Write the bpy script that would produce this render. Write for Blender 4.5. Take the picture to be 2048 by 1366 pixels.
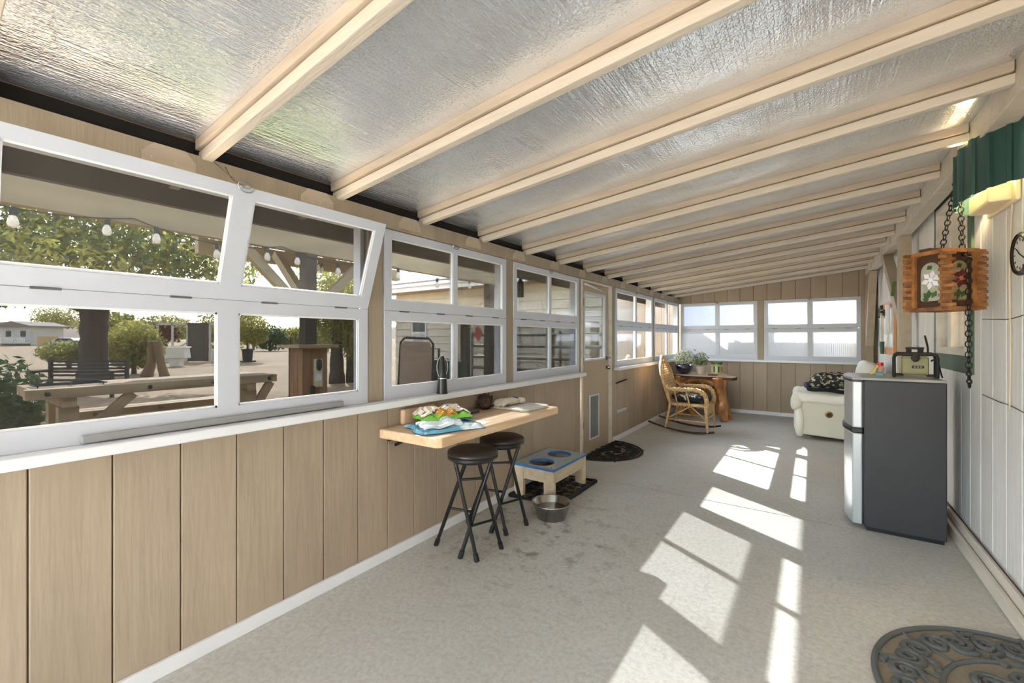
import bpy, bmesh, math, random
import numpy as np
from mathutils import Vector, Matrix
random.seed(7); rng = np.random.default_rng(7)
for o in list(bpy.data.objects): bpy.data.objects.remove(o)
scene = bpy.context.scene
col = scene.collection
PI = math.pi

# ---------------------------------------------------------------- camera
FPX = 860.0; HZ = 677.0; CAMH = 1.30
TH = math.atan((1625 - 1024) / FPX)
cam = bpy.data.cameras.new('camera'); camo = bpy.data.objects.new('camera', cam); col.objects.link(camo)
camo.location = (0, 0, CAMH); camo.rotation_euler = (PI / 2, 0, TH)
cam.lens = FPX * 36 / 2048; cam.shift_y = (HZ - 683) / 2048; cam.clip_end = 3000; cam.clip_start = .02
scene.camera = camo
# ---------------------------------------------------------------- world, sun, exposure
SUN = Vector((-1.255, .735, 1.0)).normalized()
w = bpy.data.worlds.new('world'); scene.world = w; w.use_nodes = True
nt = w.node_tree; nt.nodes.clear()
sky = nt.nodes.new('ShaderNodeTexSky'); sky.sky_type = 'NISHITA'; sky.sun_disc = False
sky.sun_elevation = math.asin(SUN.z); sky.sun_rotation = math.atan2(SUN.x, SUN.y)
sky.air_density = 1.0; sky.dust_density = 2.5; sky.ozone_density = 1.0; sky.altitude = 1300
tcw = nt.nodes.new('ShaderNodeTexCoord'); mpw = nt.nodes.new('ShaderNodeMapping'); mpw.inputs['Scale'].default_value = (1, 1, 3)
nzw = nt.nodes.new('ShaderNodeTexNoise'); nzw.inputs['Scale'].default_value = 2.2; nzw.inputs['Detail'].default_value = 6
rpw = nt.nodes.new('ShaderNodeValToRGB'); rpw.color_ramp.elements[0].position = .42; rpw.color_ramp.elements[1].position = .68
mxw = nt.nodes.new('ShaderNodeMix'); mxw.data_type = 'RGBA'
bgw = nt.nodes.new('ShaderNodeBackground'); ow = nt.nodes.new('ShaderNodeOutputWorld')
L = nt.links.new
L(tcw.outputs['Generated'], mpw.inputs['Vector']); L(mpw.outputs[0], nzw.inputs['Vector']); L(nzw.outputs['Fac'], rpw.inputs['Fac'])
L(rpw.outputs['Color'], mxw.inputs['Factor']); L(sky.outputs['Color'], mxw.inputs['A']); mxw.inputs['B'].default_value = (6.0, 6.2, 6.4, 1)
L(mxw.outputs['Result'], bgw.inputs['Color']); bgw.inputs['Strength'].default_value = .33
L(bgw.outputs[0], ow.inputs['Surface'])
sl = bpy.data.lights.new('sun', 'SUN'); sl.energy = 6.0; sl.angle = math.radians(.6); sl.color = (.94, .975, 1.03)
so = bpy.data.objects.new('sun', sl); col.objects.link(so); so.rotation_euler = SUN.to_track_quat('Z', 'Y').to_euler(); so.location = (-10, 6, 9)
vs = scene.view_settings; vs.view_transform = 'Standard'; vs.look = 'None'; vs.exposure = 3.52; vs.gamma = 1.0; vs.use_curve_mapping = False

# ---------------------------------------------------------------- helpers
CT, ST = math.cos(TH), math.sin(TH)
def ray(x, y):
    a = (x - 1024) / FPX
    return Vector((a * CT - ST, a * ST + CT, (HZ - y) / FPX))
def at(x, y, t): return Vector((0, 0, CAMH)) + ray(x, y) * t
def onz(x, y, z): r = ray(x, y); return Vector((0, 0, CAMH)) + r * ((z - CAMH) / r.z)

def lin(c): return tuple(((v / 255) / 12.92 if v / 255 <= .04045 else ((v / 255 + .055) / 1.055) ** 2.4) for v in c)
MATS = {}
def pm(name, rgb, rough=.6, metal=0., var=.08, vs_=6., st=(1, 1, 1), bump=0., bs=40., bst=None, rgb2=None, rnd=0., coat=0., emit=0., spec=.5, trans=0., pos=.5, wid=.35, det=4.):
    m = bpy.data.materials.new(name); m.use_nodes = True; n = m.node_tree.nodes; l = m.node_tree.links.new
    b = n['Principled BSDF']; b.inputs['Roughness'].default_value = rough; b.inputs['Metallic'].default_value = metal
    b.inputs['Specular IOR Level'].default_value = spec; b.inputs['Coat Weight'].default_value = coat
    c = Vector(lin(rgb))
    c1 = c * (1 - var); c2 = Vector(lin(rgb2)) if rgb2 else c * (1 + var)
    tc = n.new('ShaderNodeTexCoord'); mp = n.new('ShaderNodeMapping'); mp.inputs['Scale'].default_value = st
    vec = tc.outputs['Object']
    oi = n.new('ShaderNodeObjectInfo'); ad = n.new('ShaderNodeVectorMath'); ad.operation = 'ADD'
    ml = n.new('ShaderNodeMath'); ml.operation = 'MULTIPLY'; ml.inputs[1].default_value = 37.
    l(oi.outputs['Random'], ml.inputs[0]); l(vec, ad.inputs[0]); l(ml.outputs[0], ad.inputs[1]); l(ad.outputs[0], mp.inputs['Vector'])
    nz = n.new('ShaderNodeTexNoise'); nz.inputs['Scale'].default_value = vs_; nz.inputs['Detail'].default_value = det; l(mp.outputs[0], nz.inputs['Vector'])
    rp = n.new('ShaderNodeValToRGB'); e = rp.color_ramp.elements
    e[0].position = pos - wid / 2; e[1].position = pos + wid / 2; e[0].color = (*c1, 1); e[1].color = (*c2, 1)
    l(nz.outputs['Fac'], rp.inputs['Fac']); out = rp.outputs['Color']
    if rnd:
        hs = n.new('ShaderNodeHueSaturation'); mr = n.new('ShaderNodeMapRange'); mr.inputs['To Min'].default_value = 1 - rnd; mr.inputs['To Max'].default_value = 1 + rnd
        l(oi.outputs['Random'], mr.inputs['Value']); l(mr.outputs[0], hs.inputs['Value']); l(out, hs.inputs['Color']); out = hs.outputs['Color']
    l(out, b.inputs['Base Color'])
    if emit: l(out, b.inputs['Emission Color']); b.inputs['Emission Strength'].default_value = emit
    if bump:
        mp2 = n.new('ShaderNodeMapping'); mp2.inputs['Scale'].default_value = bst or st; l(ad.outputs[0], mp2.inputs['Vector'])
        n2 = n.new('ShaderNodeTexNoise'); n2.inputs['Scale'].default_value = bs; n2.inputs['Detail'].default_value = 3; l(mp2.outputs[0], n2.inputs['Vector'])
        bp = n.new('ShaderNodeBump'); bp.inputs['Strength'].default_value = min(1, bump); bp.inputs['Distance'].default_value = .01; l(n2.outputs['Fac'], bp.inputs['Height']); l(bp.outputs[0], b.inputs['Normal'])
    if trans:
        tr = n.new('ShaderNodeBsdfTranslucent'); mx = n.new('ShaderNodeMixShader'); mx.inputs['Fac'].default_value = trans
        l(out, tr.inputs['Color']); l(b.outputs[0], mx.inputs[1]); l(tr.outputs[0], mx.inputs[2]); l(mx.outputs[0], n['Material Output'].inputs['Surface'])
    MATS[name] = m
    return m
def glass_mat(name, trans, dirt=.05, dirt_haze_col=(200, 190, 170), gloss=.06, rough=.03):
    """thin pane: transparent (screened) + a little dirt that also paints haze + fresnel gloss"""
    m = bpy.data.materials.new(name); m.use_nodes = True; n = m.node_tree.nodes; l = m.node_tree.links.new
    n.remove(n['Principled BSDF'])
    t = n.new('ShaderNodeBsdfTransparent'); s = math.sqrt(trans); t.inputs['Color'].default_value = (s, s, s * .985, 1)
    d = n.new('ShaderNodeBsdfDiffuse'); d.inputs['Color'].default_value = (*lin(dirt_haze_col), 1)
    g = n.new('ShaderNodeBsdfGlossy'); g.inputs['Roughness'].default_value = rough; g.inputs['Color'].default_value = (.9, .9, .9, 1)
    tc = n.new('ShaderNodeTexCoord'); nz = n.new('ShaderNodeTexNoise'); nz.inputs['Scale'].default_value = 3; nz.inputs['Detail'].default_value = 6; l(tc.outputs['Object'], nz.inputs['Vector'])
    mr = n.new('ShaderNodeMapRange'); mr.inputs['To Min'].default_value = dirt * .6; mr.inputs['To Max'].default_value = dirt * 1.4; l(nz.outputs['Fac'], mr.inputs['Value'])
    m1 = n.new('ShaderNodeMixShader'); l(mr.outputs[0], m1.inputs['Fac']); l(t.outputs[0], m1.inputs[1]); l(d.outputs[0], m1.inputs[2])
    fr = n.new('ShaderNodeFresnel'); fr.inputs['IOR'].default_value = 1.35
    mu = n.new('ShaderNodeMath'); mu.operation = 'MULTIPLY'; mu.inputs[1].default_value = gloss / .06 * .6; l(fr.outputs[0], mu.inputs[0])
    m2 = n.new('ShaderNodeMixShader'); l(mu.outputs[0], m2.inputs['Fac']); l(m1.outputs[0], m2.inputs[1]); l(g.outputs[0], m2.inputs[2])
    l(m2.outputs[0], n['Material Output'].inputs['Surface']); return m

class MB:
    def __init__(s): s.v = []; s.f = []
    def add(s, vs_, fs):
        b = len(s.v); s.v += [tuple(p) for p in vs_]; s.f += [tuple(i + b for i in q) for q in fs]; return s
    def box(s, x0, x1, y0, y1, z0, z1):
        return s.add([(x, y, z) for z in (z0, z1) for y in (y0, y1) for x in (x0, x1)],
                     [(0, 2, 3, 1), (4, 5, 7, 6), (0, 1, 5, 4), (2, 6, 7, 3), (0, 4, 6, 2), (1, 3, 7, 5)])
    def bar(s, p, q, w_, h_, up=(0, 0, 1)):
        p, q = Vector(p), Vector(q); d = (q - p).normalized(); up = Vector(up)
        if abs(d.dot(up)) > .99: up = Vector((1, 0, 0))
        a = d.cross(up).normalized() * (w_ / 2); b = a.cross(d).normalized() * (h_ / 2)
        vv = [c + i * a + j * b for c in (p, q) for j in (-1, 1) for i in (-1, 1)]
        return s.add(vv, [(0, 2, 3, 1), (4, 5, 7, 6), (0, 1, 5, 4), (2, 6, 7, 3), (0, 4, 6, 2), (1, 3, 7, 5)])
    def tube(s, path, r, n=8, closed=False, caps=True):
        P = [Vector(p) for p in path]; N = len(P); rs = r if hasattr(r, '__len__') else [r] * N
        vv = []; prev = None
        for i, p in enumerate(P):
            t = (P[(i + 1) % N] - P[i - 1]) if closed else (P[min(i + 1, N - 1)] - P[max(i - 1, 0)])
            t = t.normalized() if t.length > 1e-9 else Vector((0, 0, 1))
            if prev is None: a = t.cross(Vector((0, 0, 1)) if abs(t.z) < .9 else Vector((1, 0, 0))).normalized()
            else:
                a = prev - t * prev.dot(t)
                a = a.normalized() if a.length > 1e-6 else t.cross(Vector((0, 0, 1))).normalized()
            prev = a; b = t.cross(a)
            for k in range(n):
                an = 2 * PI * k / n; vv.append(p + (a * math.cos(an) + b * math.sin(an)) * rs[i])
        ff = []
        M = N if closed else N - 1
        for i in range(M):
            j = (i + 1) % N
            for k in range(n): ff.append((i * n + k, i * n + (k + 1) % n, j * n + (k + 1) % n, j * n + k))
        if not closed and caps: ff += [tuple(reversed(range(n))), tuple((N - 1) * n + k for k in range(n))]
        return s.add(vv, ff)
    def lathe(s, prof, c=(0, 0, 0), n=24, axis='Z', closed=False):
        vv = []; ff = []; c = Vector(c)
        for (r, h) in prof:
            for k in range(n):
                a = 2 * PI * k / n; x, y = r * math.cos(a), r * math.sin(a)
                vv.append(c + (Vector((x, y, h)) if axis == 'Z' else Vector((h, x, y)) if axis == 'X' else Vector((y, h, x))))
        for i in range(len(prof) - 1):
            for k in range(n): ff.append((i * n + k, i * n + (k + 1) % n, (i + 1) * n + (k + 1) % n, (i + 1) * n + k))
        if not closed:
            if prof[0][0] > 1e-4: ff.append(tuple(reversed(range(n))))
            if prof[-1][0] > 1e-4: ff.append(tuple((len(prof) - 1) * n + k for k in range(n)))
        return s.add(vv, ff)
    def cyl(s, c, r, h, n=20, axis='Z'): return s.lathe([(r, 0), (r, h)], c, n, axis)
    def prism(s, poly, d0, d1, fn=lambda u, v, d: (u, v, d)):
        n = len(poly); vv = [fn(u, v, d0) for u, v in poly] + [fn(u, v, d1) for u, v in poly]
        return s.add(vv, [tuple(reversed(range(n))), tuple(range(n, 2 * n))] + [(i, (i + 1) % n, n + (i + 1) % n, n + i) for i in range(n)])
    def ring(s, outer, inner, d0, d1, fn):
        n = len(outer); vv = [fn(u, v, d) for d in (d0, d1) for lp in (outer, inner) for u, v in lp]; ff = []
        for i in range(n):
            j = (i + 1) % n; O0, I0, O1, I1 = 0, n, 2 * n, 3 * n
            ff += [(O0 + j, O0 + i, I0 + i, I0 + j), (O1 + i, O1 + j, I1 + j, I1 + i), (O0 + i, O0 + j, O1 + j, O1 + i), (I0 + j, I0 + i, I1 + i, I1 + j)]
        return s.add(vv, ff)
    def grid(s, fn, nu, nv, cu=False):
        vv = [fn(i / (nu if cu else nu - 1), j / (nv - 1)) for j in range(nv) for i in range(nu)]; ff = []
        for j in range(nv - 1):
            for i in range(nu if cu else nu - 1):
                k = (i + 1) % nu; ff.append((j * nu + i, j * nu + k, (j + 1) * nu + k, (j + 1) * nu + i))
        return s.add(vv, ff)
    def sup(s, c, sx, sy, sz, e1=.5, e2=.5, nu=24, nv=13, dis=None):
        """superellipsoid: a soft rounded box"""
        def sp(x, e): return math.copysign(abs(x) ** e, x)
        c = Vector(c)
        def fn(u, v):
            a = 2 * PI * u; b = PI * (v - .5)
            p = Vector((sx * sp(math.cos(b), e1) * sp(math.cos(a), e2), sy * sp(math.cos(b), e1) * sp(math.sin(a), e2), sz * sp(math.sin(b), e1)))
            if dis: p += dis(p)
            return c + p
        return s.grid(fn, nu, nv, True)
    def build(s, name, mat, parent=None, smooth=False, bevel=0., bseg=2, local=False):
        me = bpy.data.meshes.new(name)
        off = Vector((0, 0, 0)) if (parent is None or local) else wpos(parent)
        me.from_pydata([tuple(Vector(p) - off) for p in s.v], [], s.f)
        bm = bmesh.new(); bm.from_mesh(me); bmesh.ops.recalc_face_normals(bm, faces=bm.faces); bm.to_mesh(me); bm.free()
        if smooth:
            me.polygons.foreach_set('use_smooth', [True] * len(me.polygons))
        me.materials.append(MATS[mat] if isinstance(mat, str) else mat)
        o = bpy.data.objects.new(name, me); col.objects.link(o)
        if parent: o.parent = parent
        if bevel:
            b = o.modifiers.new('bevel', 'BEVEL'); b.width = bevel; b.segments = bseg; b.limit_method = 'ANGLE'; b.angle_limit = math.radians(40)
        if smooth and smooth != 'all':
            try: me.set_sharp_from_angle(angle=math.radians(45))
            except Exception: pass
        return o
def wpos(o):
    p = Vector(o.location)
    while o.parent: o = o.parent; p = p + Vector(o.location)
    return p
def tag(o, label, cat, group=None):
    o['label'] = label; o['category'] = cat
    if group: o['group'] = group
    return o
def thing(name, label, cat, loc=(0, 0, 0), rz=0., group=None):
    o = bpy.data.objects.new(name, None); o.empty_display_size = .1; col.objects.link(o); o.location = loc; o.rotation_euler = (0, 0, rz)
    return tag(o, label, cat, group)
def struct(o): o['kind'] = 'structure'; return o
def node(name, loc=(0, 0, 0)):
    o = bpy.data.objects.new(name, None); o.empty_display_size = .1; col.objects.link(o); o.location = loc; return struct(o)
def place(me_obj, loc, rot=None, parent=None, name=None):
    c = me_obj.copy(); col.objects.link(c); c.location = loc
    if rot: c.rotation_euler = rot
    if parent: c.parent = parent
    if name: c.name = name
    return c
def copy_tree(o, parent=None):
    c = o.copy(); col.objects.link(c); c.parent = parent
    for ch in list(o.children): copy_tree(ch, c)
    return c
def arc(cx, cy, r, a0, a1, n): return [(cx + r * math.cos(a0 + (a1 - a0) * i / (n - 1)), cy + r * math.sin(a0 + (a1 - a0) * i / (n - 1))) for i in range(n)]
def qbez(pts, n):
    """Catmull-Rom through points"""
    P = [Vector(p) for p in pts]; P = [P[0] * 2 - P[1]] + P + [P[-1] * 2 - P[-2]]; out = []
    for i in range(1, len(P) - 2):
        for k in range(n):
            t = k / n; a, b, c, d = P[i - 1:i + 3]
            out.append(.5 * ((2 * b) + (c - a) * t + (2 * a - 5 * b + 4 * c - d) * t * t + (3 * b - a - 3 * c + d) * t ** 3))
    out.append(P[-2]); return out

# ---------------------------------------------------------------- materials
pm('siding', (170, 153, 132), .75, var=.10, vs_=3, st=(1, 1, .35), bump=.32, bs=9, bst=(3, 3, .3), rnd=.03)
pm('siding_gap', (122, 102, 82), .9)
pm('tan_trim', (178, 163, 142), .6, var=.07, vs_=5, st=(3, .4, 3), bump=.25, bs=20, bst=(3, .3, 3), rnd=.03)
pm('tan_post', (158, 143, 122), .65, var=.08, vs_=4, st=(3, 3, .4), bump=.3, bs=16, bst=(3, 3, .3))
pm('rafter_strip', (180, 164, 144), .6, var=.10, vs_=5, st=(.5, 4, 4), bump=.2, bs=20, bst=(.5, 4, 4))
pm('rafter_wood', (196, 185, 168), .55, var=.07, vs_=5, st=(.5, 4, 4), bump=.25, bs=22, bst=(.4, 4, 4))
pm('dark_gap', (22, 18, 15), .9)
pm('white_paint', (198, 201, 208), .42, var=.02, vs_=4, bump=.05, bs=30)
pm('white_sill', (232, 233, 234), .4, var=.02, vs_=4)
pm('door_paint', (176, 158, 132), .5, var=.04, vs_=3)
pm('house_siding', (226, 221, 214), .7, var=.08, vs_=3, st=(1, 1, .25), bump=.3, bs=14, bst=(3, 3, .3), rnd=.03, rgb2=(230, 227, 222))
pm('house_gap', (140, 130, 120), .9)
pm('cream_trim', (214, 205, 190), .6, var=.1, vs_=4, st=(3, .5, 3))
pm('green_trim', (74, 98, 74), .6, var=.12, vs_=5)
pm('chrome', (190, 190, 190), .2, 1., var=.03)
pm('steel', (176, 174, 168), .26, 1., var=.05, vs_=3, st=(1, 1, 12))
pm('hinge_metal', (120, 120, 120), .4, .8)
pm('black_metal', (12, 12, 13), .42, .0, var=.1, coat=.2)
pm('black_rubber', (24, 23, 23), .7)
pm('black_vinyl', (42, 36, 33), .36, var=.06, vs_=20, bump=.08, bs=120)
pm('maple', (222, 184, 140), .38, var=.12, vs_=5, st=(5, .45, 5), rgb2=(232, 203, 165), bump=.05, bs=20)
pm('raw_pine', (206, 190, 160), .6, var=.12, vs_=5, st=(4, .6, 4), rnd=.05)
pm('feeder_top', (176, 188, 190), .55, var=.1, vs_=9, rgb2=(202, 196, 176), pos=.6, wid=.12)
pm('blue_paint', (58, 112, 178), .5)
pm('rust_inside', (120, 72, 36), .45, var=.25, vs_=9)
pm('mat_rubber', (86, 88, 86), .75, var=.1, vs_=20, bump=.2, bs=150)
pm('mat_base', (126, 116, 98), .85, var=.2, vs_=60, st=(1, 8, 1))
pm('mat_dark', (40, 36, 32), .85, var=.2)
pm('mat_tan', (122, 112, 92), .85, var=.15, vs_=30)
pm('wicker', (196, 154, 98), .5, var=.22, vs_=30, rgb2=(222, 186, 132))
pm('dark_wood', (58, 42, 32), .45, var=.15, st=(.5, 3, 3))
pm('burl', (168, 104, 54), .32, var=.3, vs_=6, st=(2, 2, .7), rgb2=(206, 146, 84), coat=.4)
pm('burl_top', (190, 158, 120), .3, var=.15, vs_=4, st=(.5, 3, 3), coat=.5)
pm('bark', (74, 50, 34), .9, var=.2, bump=.4)
pm('leather_cream', (236, 230, 214), .42, var=.04, vs_=4, bump=.18, bs=9)
pm('leather_panel', (226, 219, 198), .5, var=.03, vs_=3, bump=.06, bs=30)
pm('camo', (44, 46, 44), .85, var=.15, vs_=22, rgb2=(196, 190, 160), pos=.56, wid=.06, bump=.3, bs=30)
pm('black_fabric', (24, 24, 26), .9, var=.2)
pm('cushion_cloth', (24, 26, 28), .85, var=.1, vs_=16, rgb2=(196, 184, 158), pos=.6, wid=.05, st=(1, 1, 1))
pm('fridge_side', (46, 46, 48), .42, var=.08, vs_=3, bump=.1, bs=220)
pm('fridge_door', (196, 200, 202), .3, .55, var=.03, vs_=3, st=(1, 1, .2))
pm('fridge_top', (150, 150, 148), .35, var=.05)
pm('fridge_black', (30, 30, 31), .35)
pm('orange_wood', (206, 150, 92), .5, var=.12, vs_=5, st=(4, 4, .5))
pm('radio_khaki', (136, 132, 92), .5, var=.05)
pm('radio_grey', (118, 120, 116), .5)
pm('lantern_wood', (134, 84, 46), .5, var=.25, vs_=7, st=(2, 2, 2), rgb2=(176, 122, 70), rnd=.18)
pm('lantern_dark', (74, 46, 28), .6, var=.2)
pm('stain_clear', (206, 208, 192), .2, var=.12, vs_=30, trans=.4)
pm('stain_amber', (196, 180, 136), .2, var=.12, vs_=30, trans=.4)
pm('petal_white', (238, 234, 240), .3); pm('petal_red', (98, 16, 24), .3); pm('leaf_glass', (60, 92, 48), .3, var=.2)
pm('flower_eye', (200, 120, 80), .3)
pm('chain_iron', (46, 42, 38), .5, .7, var=.15)
pm('hood_green', (52, 84, 78), .32, .3, var=.08, vs_=3)
pm('cream_box', (238, 220, 182), .5, var=.02)
pm('bulb_glow', (255, 214, 150), .5, emit=12.)
pm('clock_face', (226, 224, 214), .4, var=.03); pm('brass', (150, 120, 72), .35, .8)
pm('terracotta', (212, 196, 176), .6, var=.06); pm('glaze_navy', (26, 26, 46), .12, coat=.8, var=.2, rgb2=(70, 58, 86), pos=.62)
pm('soil', (46, 34, 26), .95, bump=.5)
pm('can_label', (210, 178, 84), .4, var=.2, vs_=9, rgb2=(236, 226, 190)); pm('can_green', (58, 116, 78), .4, var=.2)
pm('plant_green', (108, 132, 70), .6, var=.2, trans=.3, rnd=.2); pm('plant_pale', (206, 208, 164), .6, trans=.3); pm('plant_white', (232, 228, 226), .6, trans=.2); pm('plant_purple', (92, 84, 128), .6, trans=.2)
pm('bag_blue', (120, 186, 214), .25, var=.1, vs_=8, rgb2=(226, 236, 240), pos=.55, wid=.12, bump=.5, bs=18)
pm('bag_pale', (214, 230, 236), .25, var=.08, vs_=14, rgb2=(232, 240, 242), bump=.5, bs=20)
pm('bag_green', (112, 190, 62), .25, var=.3, vs_=8, rgb2=(150, 214, 90), bump=.5, bs=18)
pm('bag_print', (232, 222, 196), .28, var=.1, vs_=26, rgb2=(120, 44, 66), pos=.6, wid=.06, bump=.5, bs=18)
pm('bag_orange', (226, 164, 60), .3, var=.2, vs_=20, rgb2=(170, 60, 60), pos=.6, wid=.1)
pm('paper', (232, 230, 226), .7, var=.02); pm('board_white', (222, 216, 202), .4, var=.04, bump=.05); pm('glove_cloth', (216, 206, 186), .8, var=.1, vs_=20, bump=.3); pm('glove_blue', (52, 66, 116), .8)
pm('dried_brown', (42, 26, 20), .7, var=.4, vs_=20, rgb2=(96, 64, 48)); pm('dark_book', (70, 64, 58), .6); pm('block_wood', (214, 182, 148), .6, var=.06, st=(3, .5, 3))
pm('red_plastic', (206, 44, 40), .35); pm('clear_plastic', (226, 196, 186), .25, var=.05, trans=.4); pm('yellow_card', (222, 208, 96), .6); pm('blue_card', (96, 176, 196), .6)
pm('wire_grey', (96, 88, 78), .7); pm('cord_tan', (206, 192, 166), .6)
pm('polycarb', (222, 226, 230), .35, var=.03, vs_=3, trans=.86)
pm('frosted', (210, 206, 200), .5)
# outside
pm('lawn', (104, 116, 58), .95, var=.3, vs_=3, bump=.6, bs=40, rgb2=(132, 130, 72))
pm('hill', (126, 110, 98), .95, var=.1, vs_=.01, rgb2=(146, 130, 112))
pm('timber', (158, 132, 96), .75, var=.22, vs_=4, st=(3, .4, 3), rgb2=(196, 172, 134), bump=.3, bs=12, bst=(4, .4, 4), rnd=.08)
pm('pergola_wood', (132, 116, 88), .8, var=.15, vs_=4, st=(2, .5, 2), bump=.2, bs=14, rnd=.05)
pm('deck_tan', (170, 140, 104), .8, var=.15, vs_=5)
pm('trunk', (72, 62, 52), .95, var=.3, vs_=5, st=(3, 3, .5), bump=.9, bs=9, bst=(3, 3, .5))
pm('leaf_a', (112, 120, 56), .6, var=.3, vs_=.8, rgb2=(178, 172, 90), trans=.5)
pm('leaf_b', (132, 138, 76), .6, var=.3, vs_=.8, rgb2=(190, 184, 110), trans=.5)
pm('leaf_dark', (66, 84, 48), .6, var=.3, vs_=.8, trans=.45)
pm('bush_red', (110, 60, 50), .7, var=.3)
pm('bench_black', (34, 33, 32), .6); pm('stump', (140, 116, 90), .9, var=.2, vs_=4, st=(3, 3, .5), bump=.5, bs=10)
pm('coop_white', (196, 190, 178), .7, var=.1); pm('tub_white', (222, 218, 206), .4); pm('screen_grey', (104, 100, 92), .9, trans=.3)
pm('far_wall', (196, 190, 178), .8); pm('far_roof', (128, 118, 108), .8); pm('rail_white', (226, 222, 212), .7); pm('fence_tan', (190, 164, 116), .8, rnd=.08)
pm('car_white', (214, 216, 218), .25, coat=.6); pm('car_glass', (40, 48, 56), .1); pm('tyre', (26, 26, 26), .8)
pm('post_grey', (92, 80, 66), .9, var=.2, rnd=.15); pm('pot_black', (28, 27, 26), .6)
pm('box_wood', (140, 98, 62), .75, var=.2, vs_=4, st=(4, 4, .4), rgb2=(168, 122, 80), bump=.3, bs=14, bst=(4, 4, .4), rnd=.1)
pm('device_beige', (206, 196, 160), .5); pm('socket_black', (20, 20, 20), .6); pm('bulb_clear', (216, 210, 196), .15, var=.03, trans=.5)
pm('lap_siding', (222, 212, 190), .75, var=.06, vs_=3, st=(.3, 1, 3), rnd=.03); pm('lap_gap', (120, 110, 96), .9); pm('white_fascia', (232, 232, 232), .5)
pm('shed_tan', (150, 128, 102), .85, var=.15, vs_=2, rnd=.04); pm('soffit_tan', (160, 132, 100), .85, var=.1)
pm('gate_green', (96, 104, 84), .5); pm('sign_red', (186, 58, 44), .5); pm('dark_post', (62, 54, 46), .9, var=.2)
pm('lounge_cloth', (150, 128, 108), .85, var=.08, vs_=4, bump=.15); pm('lounge_dark', (48, 46, 44), .6); pm('lounge_green', (58, 82, 66), .8)
pm('soffit_dark', (62, 52, 42), .9, var=.2)
MATS['glass_low'] = glass_mat('glass_low', .062, .02)
MATS['glass_up'] = glass_mat('glass_up', .175, .06)  # stronger diffuse share paints the hazy veil on the upper panes
MATS['glass_low_b'] = glass_mat('glass_low_b', .085, .02)
MATS['glass_up_b'] = glass_mat('glass_up_b', .25, .06)
MATS['glass_clear'] = glass_mat('glass_clear', .75, .01, gloss=.02)
MATS['glass_house'] = glass_mat('glass_house', .35, .06, gloss=.3)

def foil_mat():
    m = bpy.data.materials.new('foil'); m.use_nodes = True; n = m.node_tree.nodes; l = m.node_tree.links.new; b = n['Principled BSDF']
    b.inputs['Metallic'].default_value = .8; b.inputs['Base Color'].default_value = (.80, .84, .90, 1); b.inputs['Roughness'].default_value = .24
    g = n.new('ShaderNodeNewGeometry'); hs = []
    for scl, sc, wgt in (((1, .035, 1), 75, .55), ((1, .6, 1), 130, .45), ((1, .8, 1), 3.0, 5.0)):
        mp = n.new('ShaderNodeMapping'); mp.inputs['Scale'].default_value = scl; l(g.outputs['Position'], mp.inputs['Vector'])
        nz = n.new('ShaderNodeTexNoise'); nz.inputs['Scale'].default_value = sc; nz.inputs['Detail'].default_value = 2; l(mp.outputs[0], nz.inputs['Vector'])
        mu = n.new('ShaderNodeMath'); mu.operation = 'MULTIPLY'; mu.inputs[1].default_value = wgt; l(nz.outputs['Fac'], mu.inputs[0]); hs.append(mu.outputs[0])
    a = n.new('ShaderNodeMath'); l(hs[0], a.inputs[0]); l(hs[1], a.inputs[1]); a2 = n.new('ShaderNodeMath'); l(a.outputs[0], a2.inputs[0]); l(hs[2], a2.inputs[1])
    bp = n.new('ShaderNodeBump'); bp.inputs['Strength'].default_value = .9; bp.inputs['Distance'].default_value = .008; l(a2.outputs[0], bp.inputs['Height']); l(bp.outputs[0], b.inputs['Normal'])
    MATS['foil'] = m
foil_mat()
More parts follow.
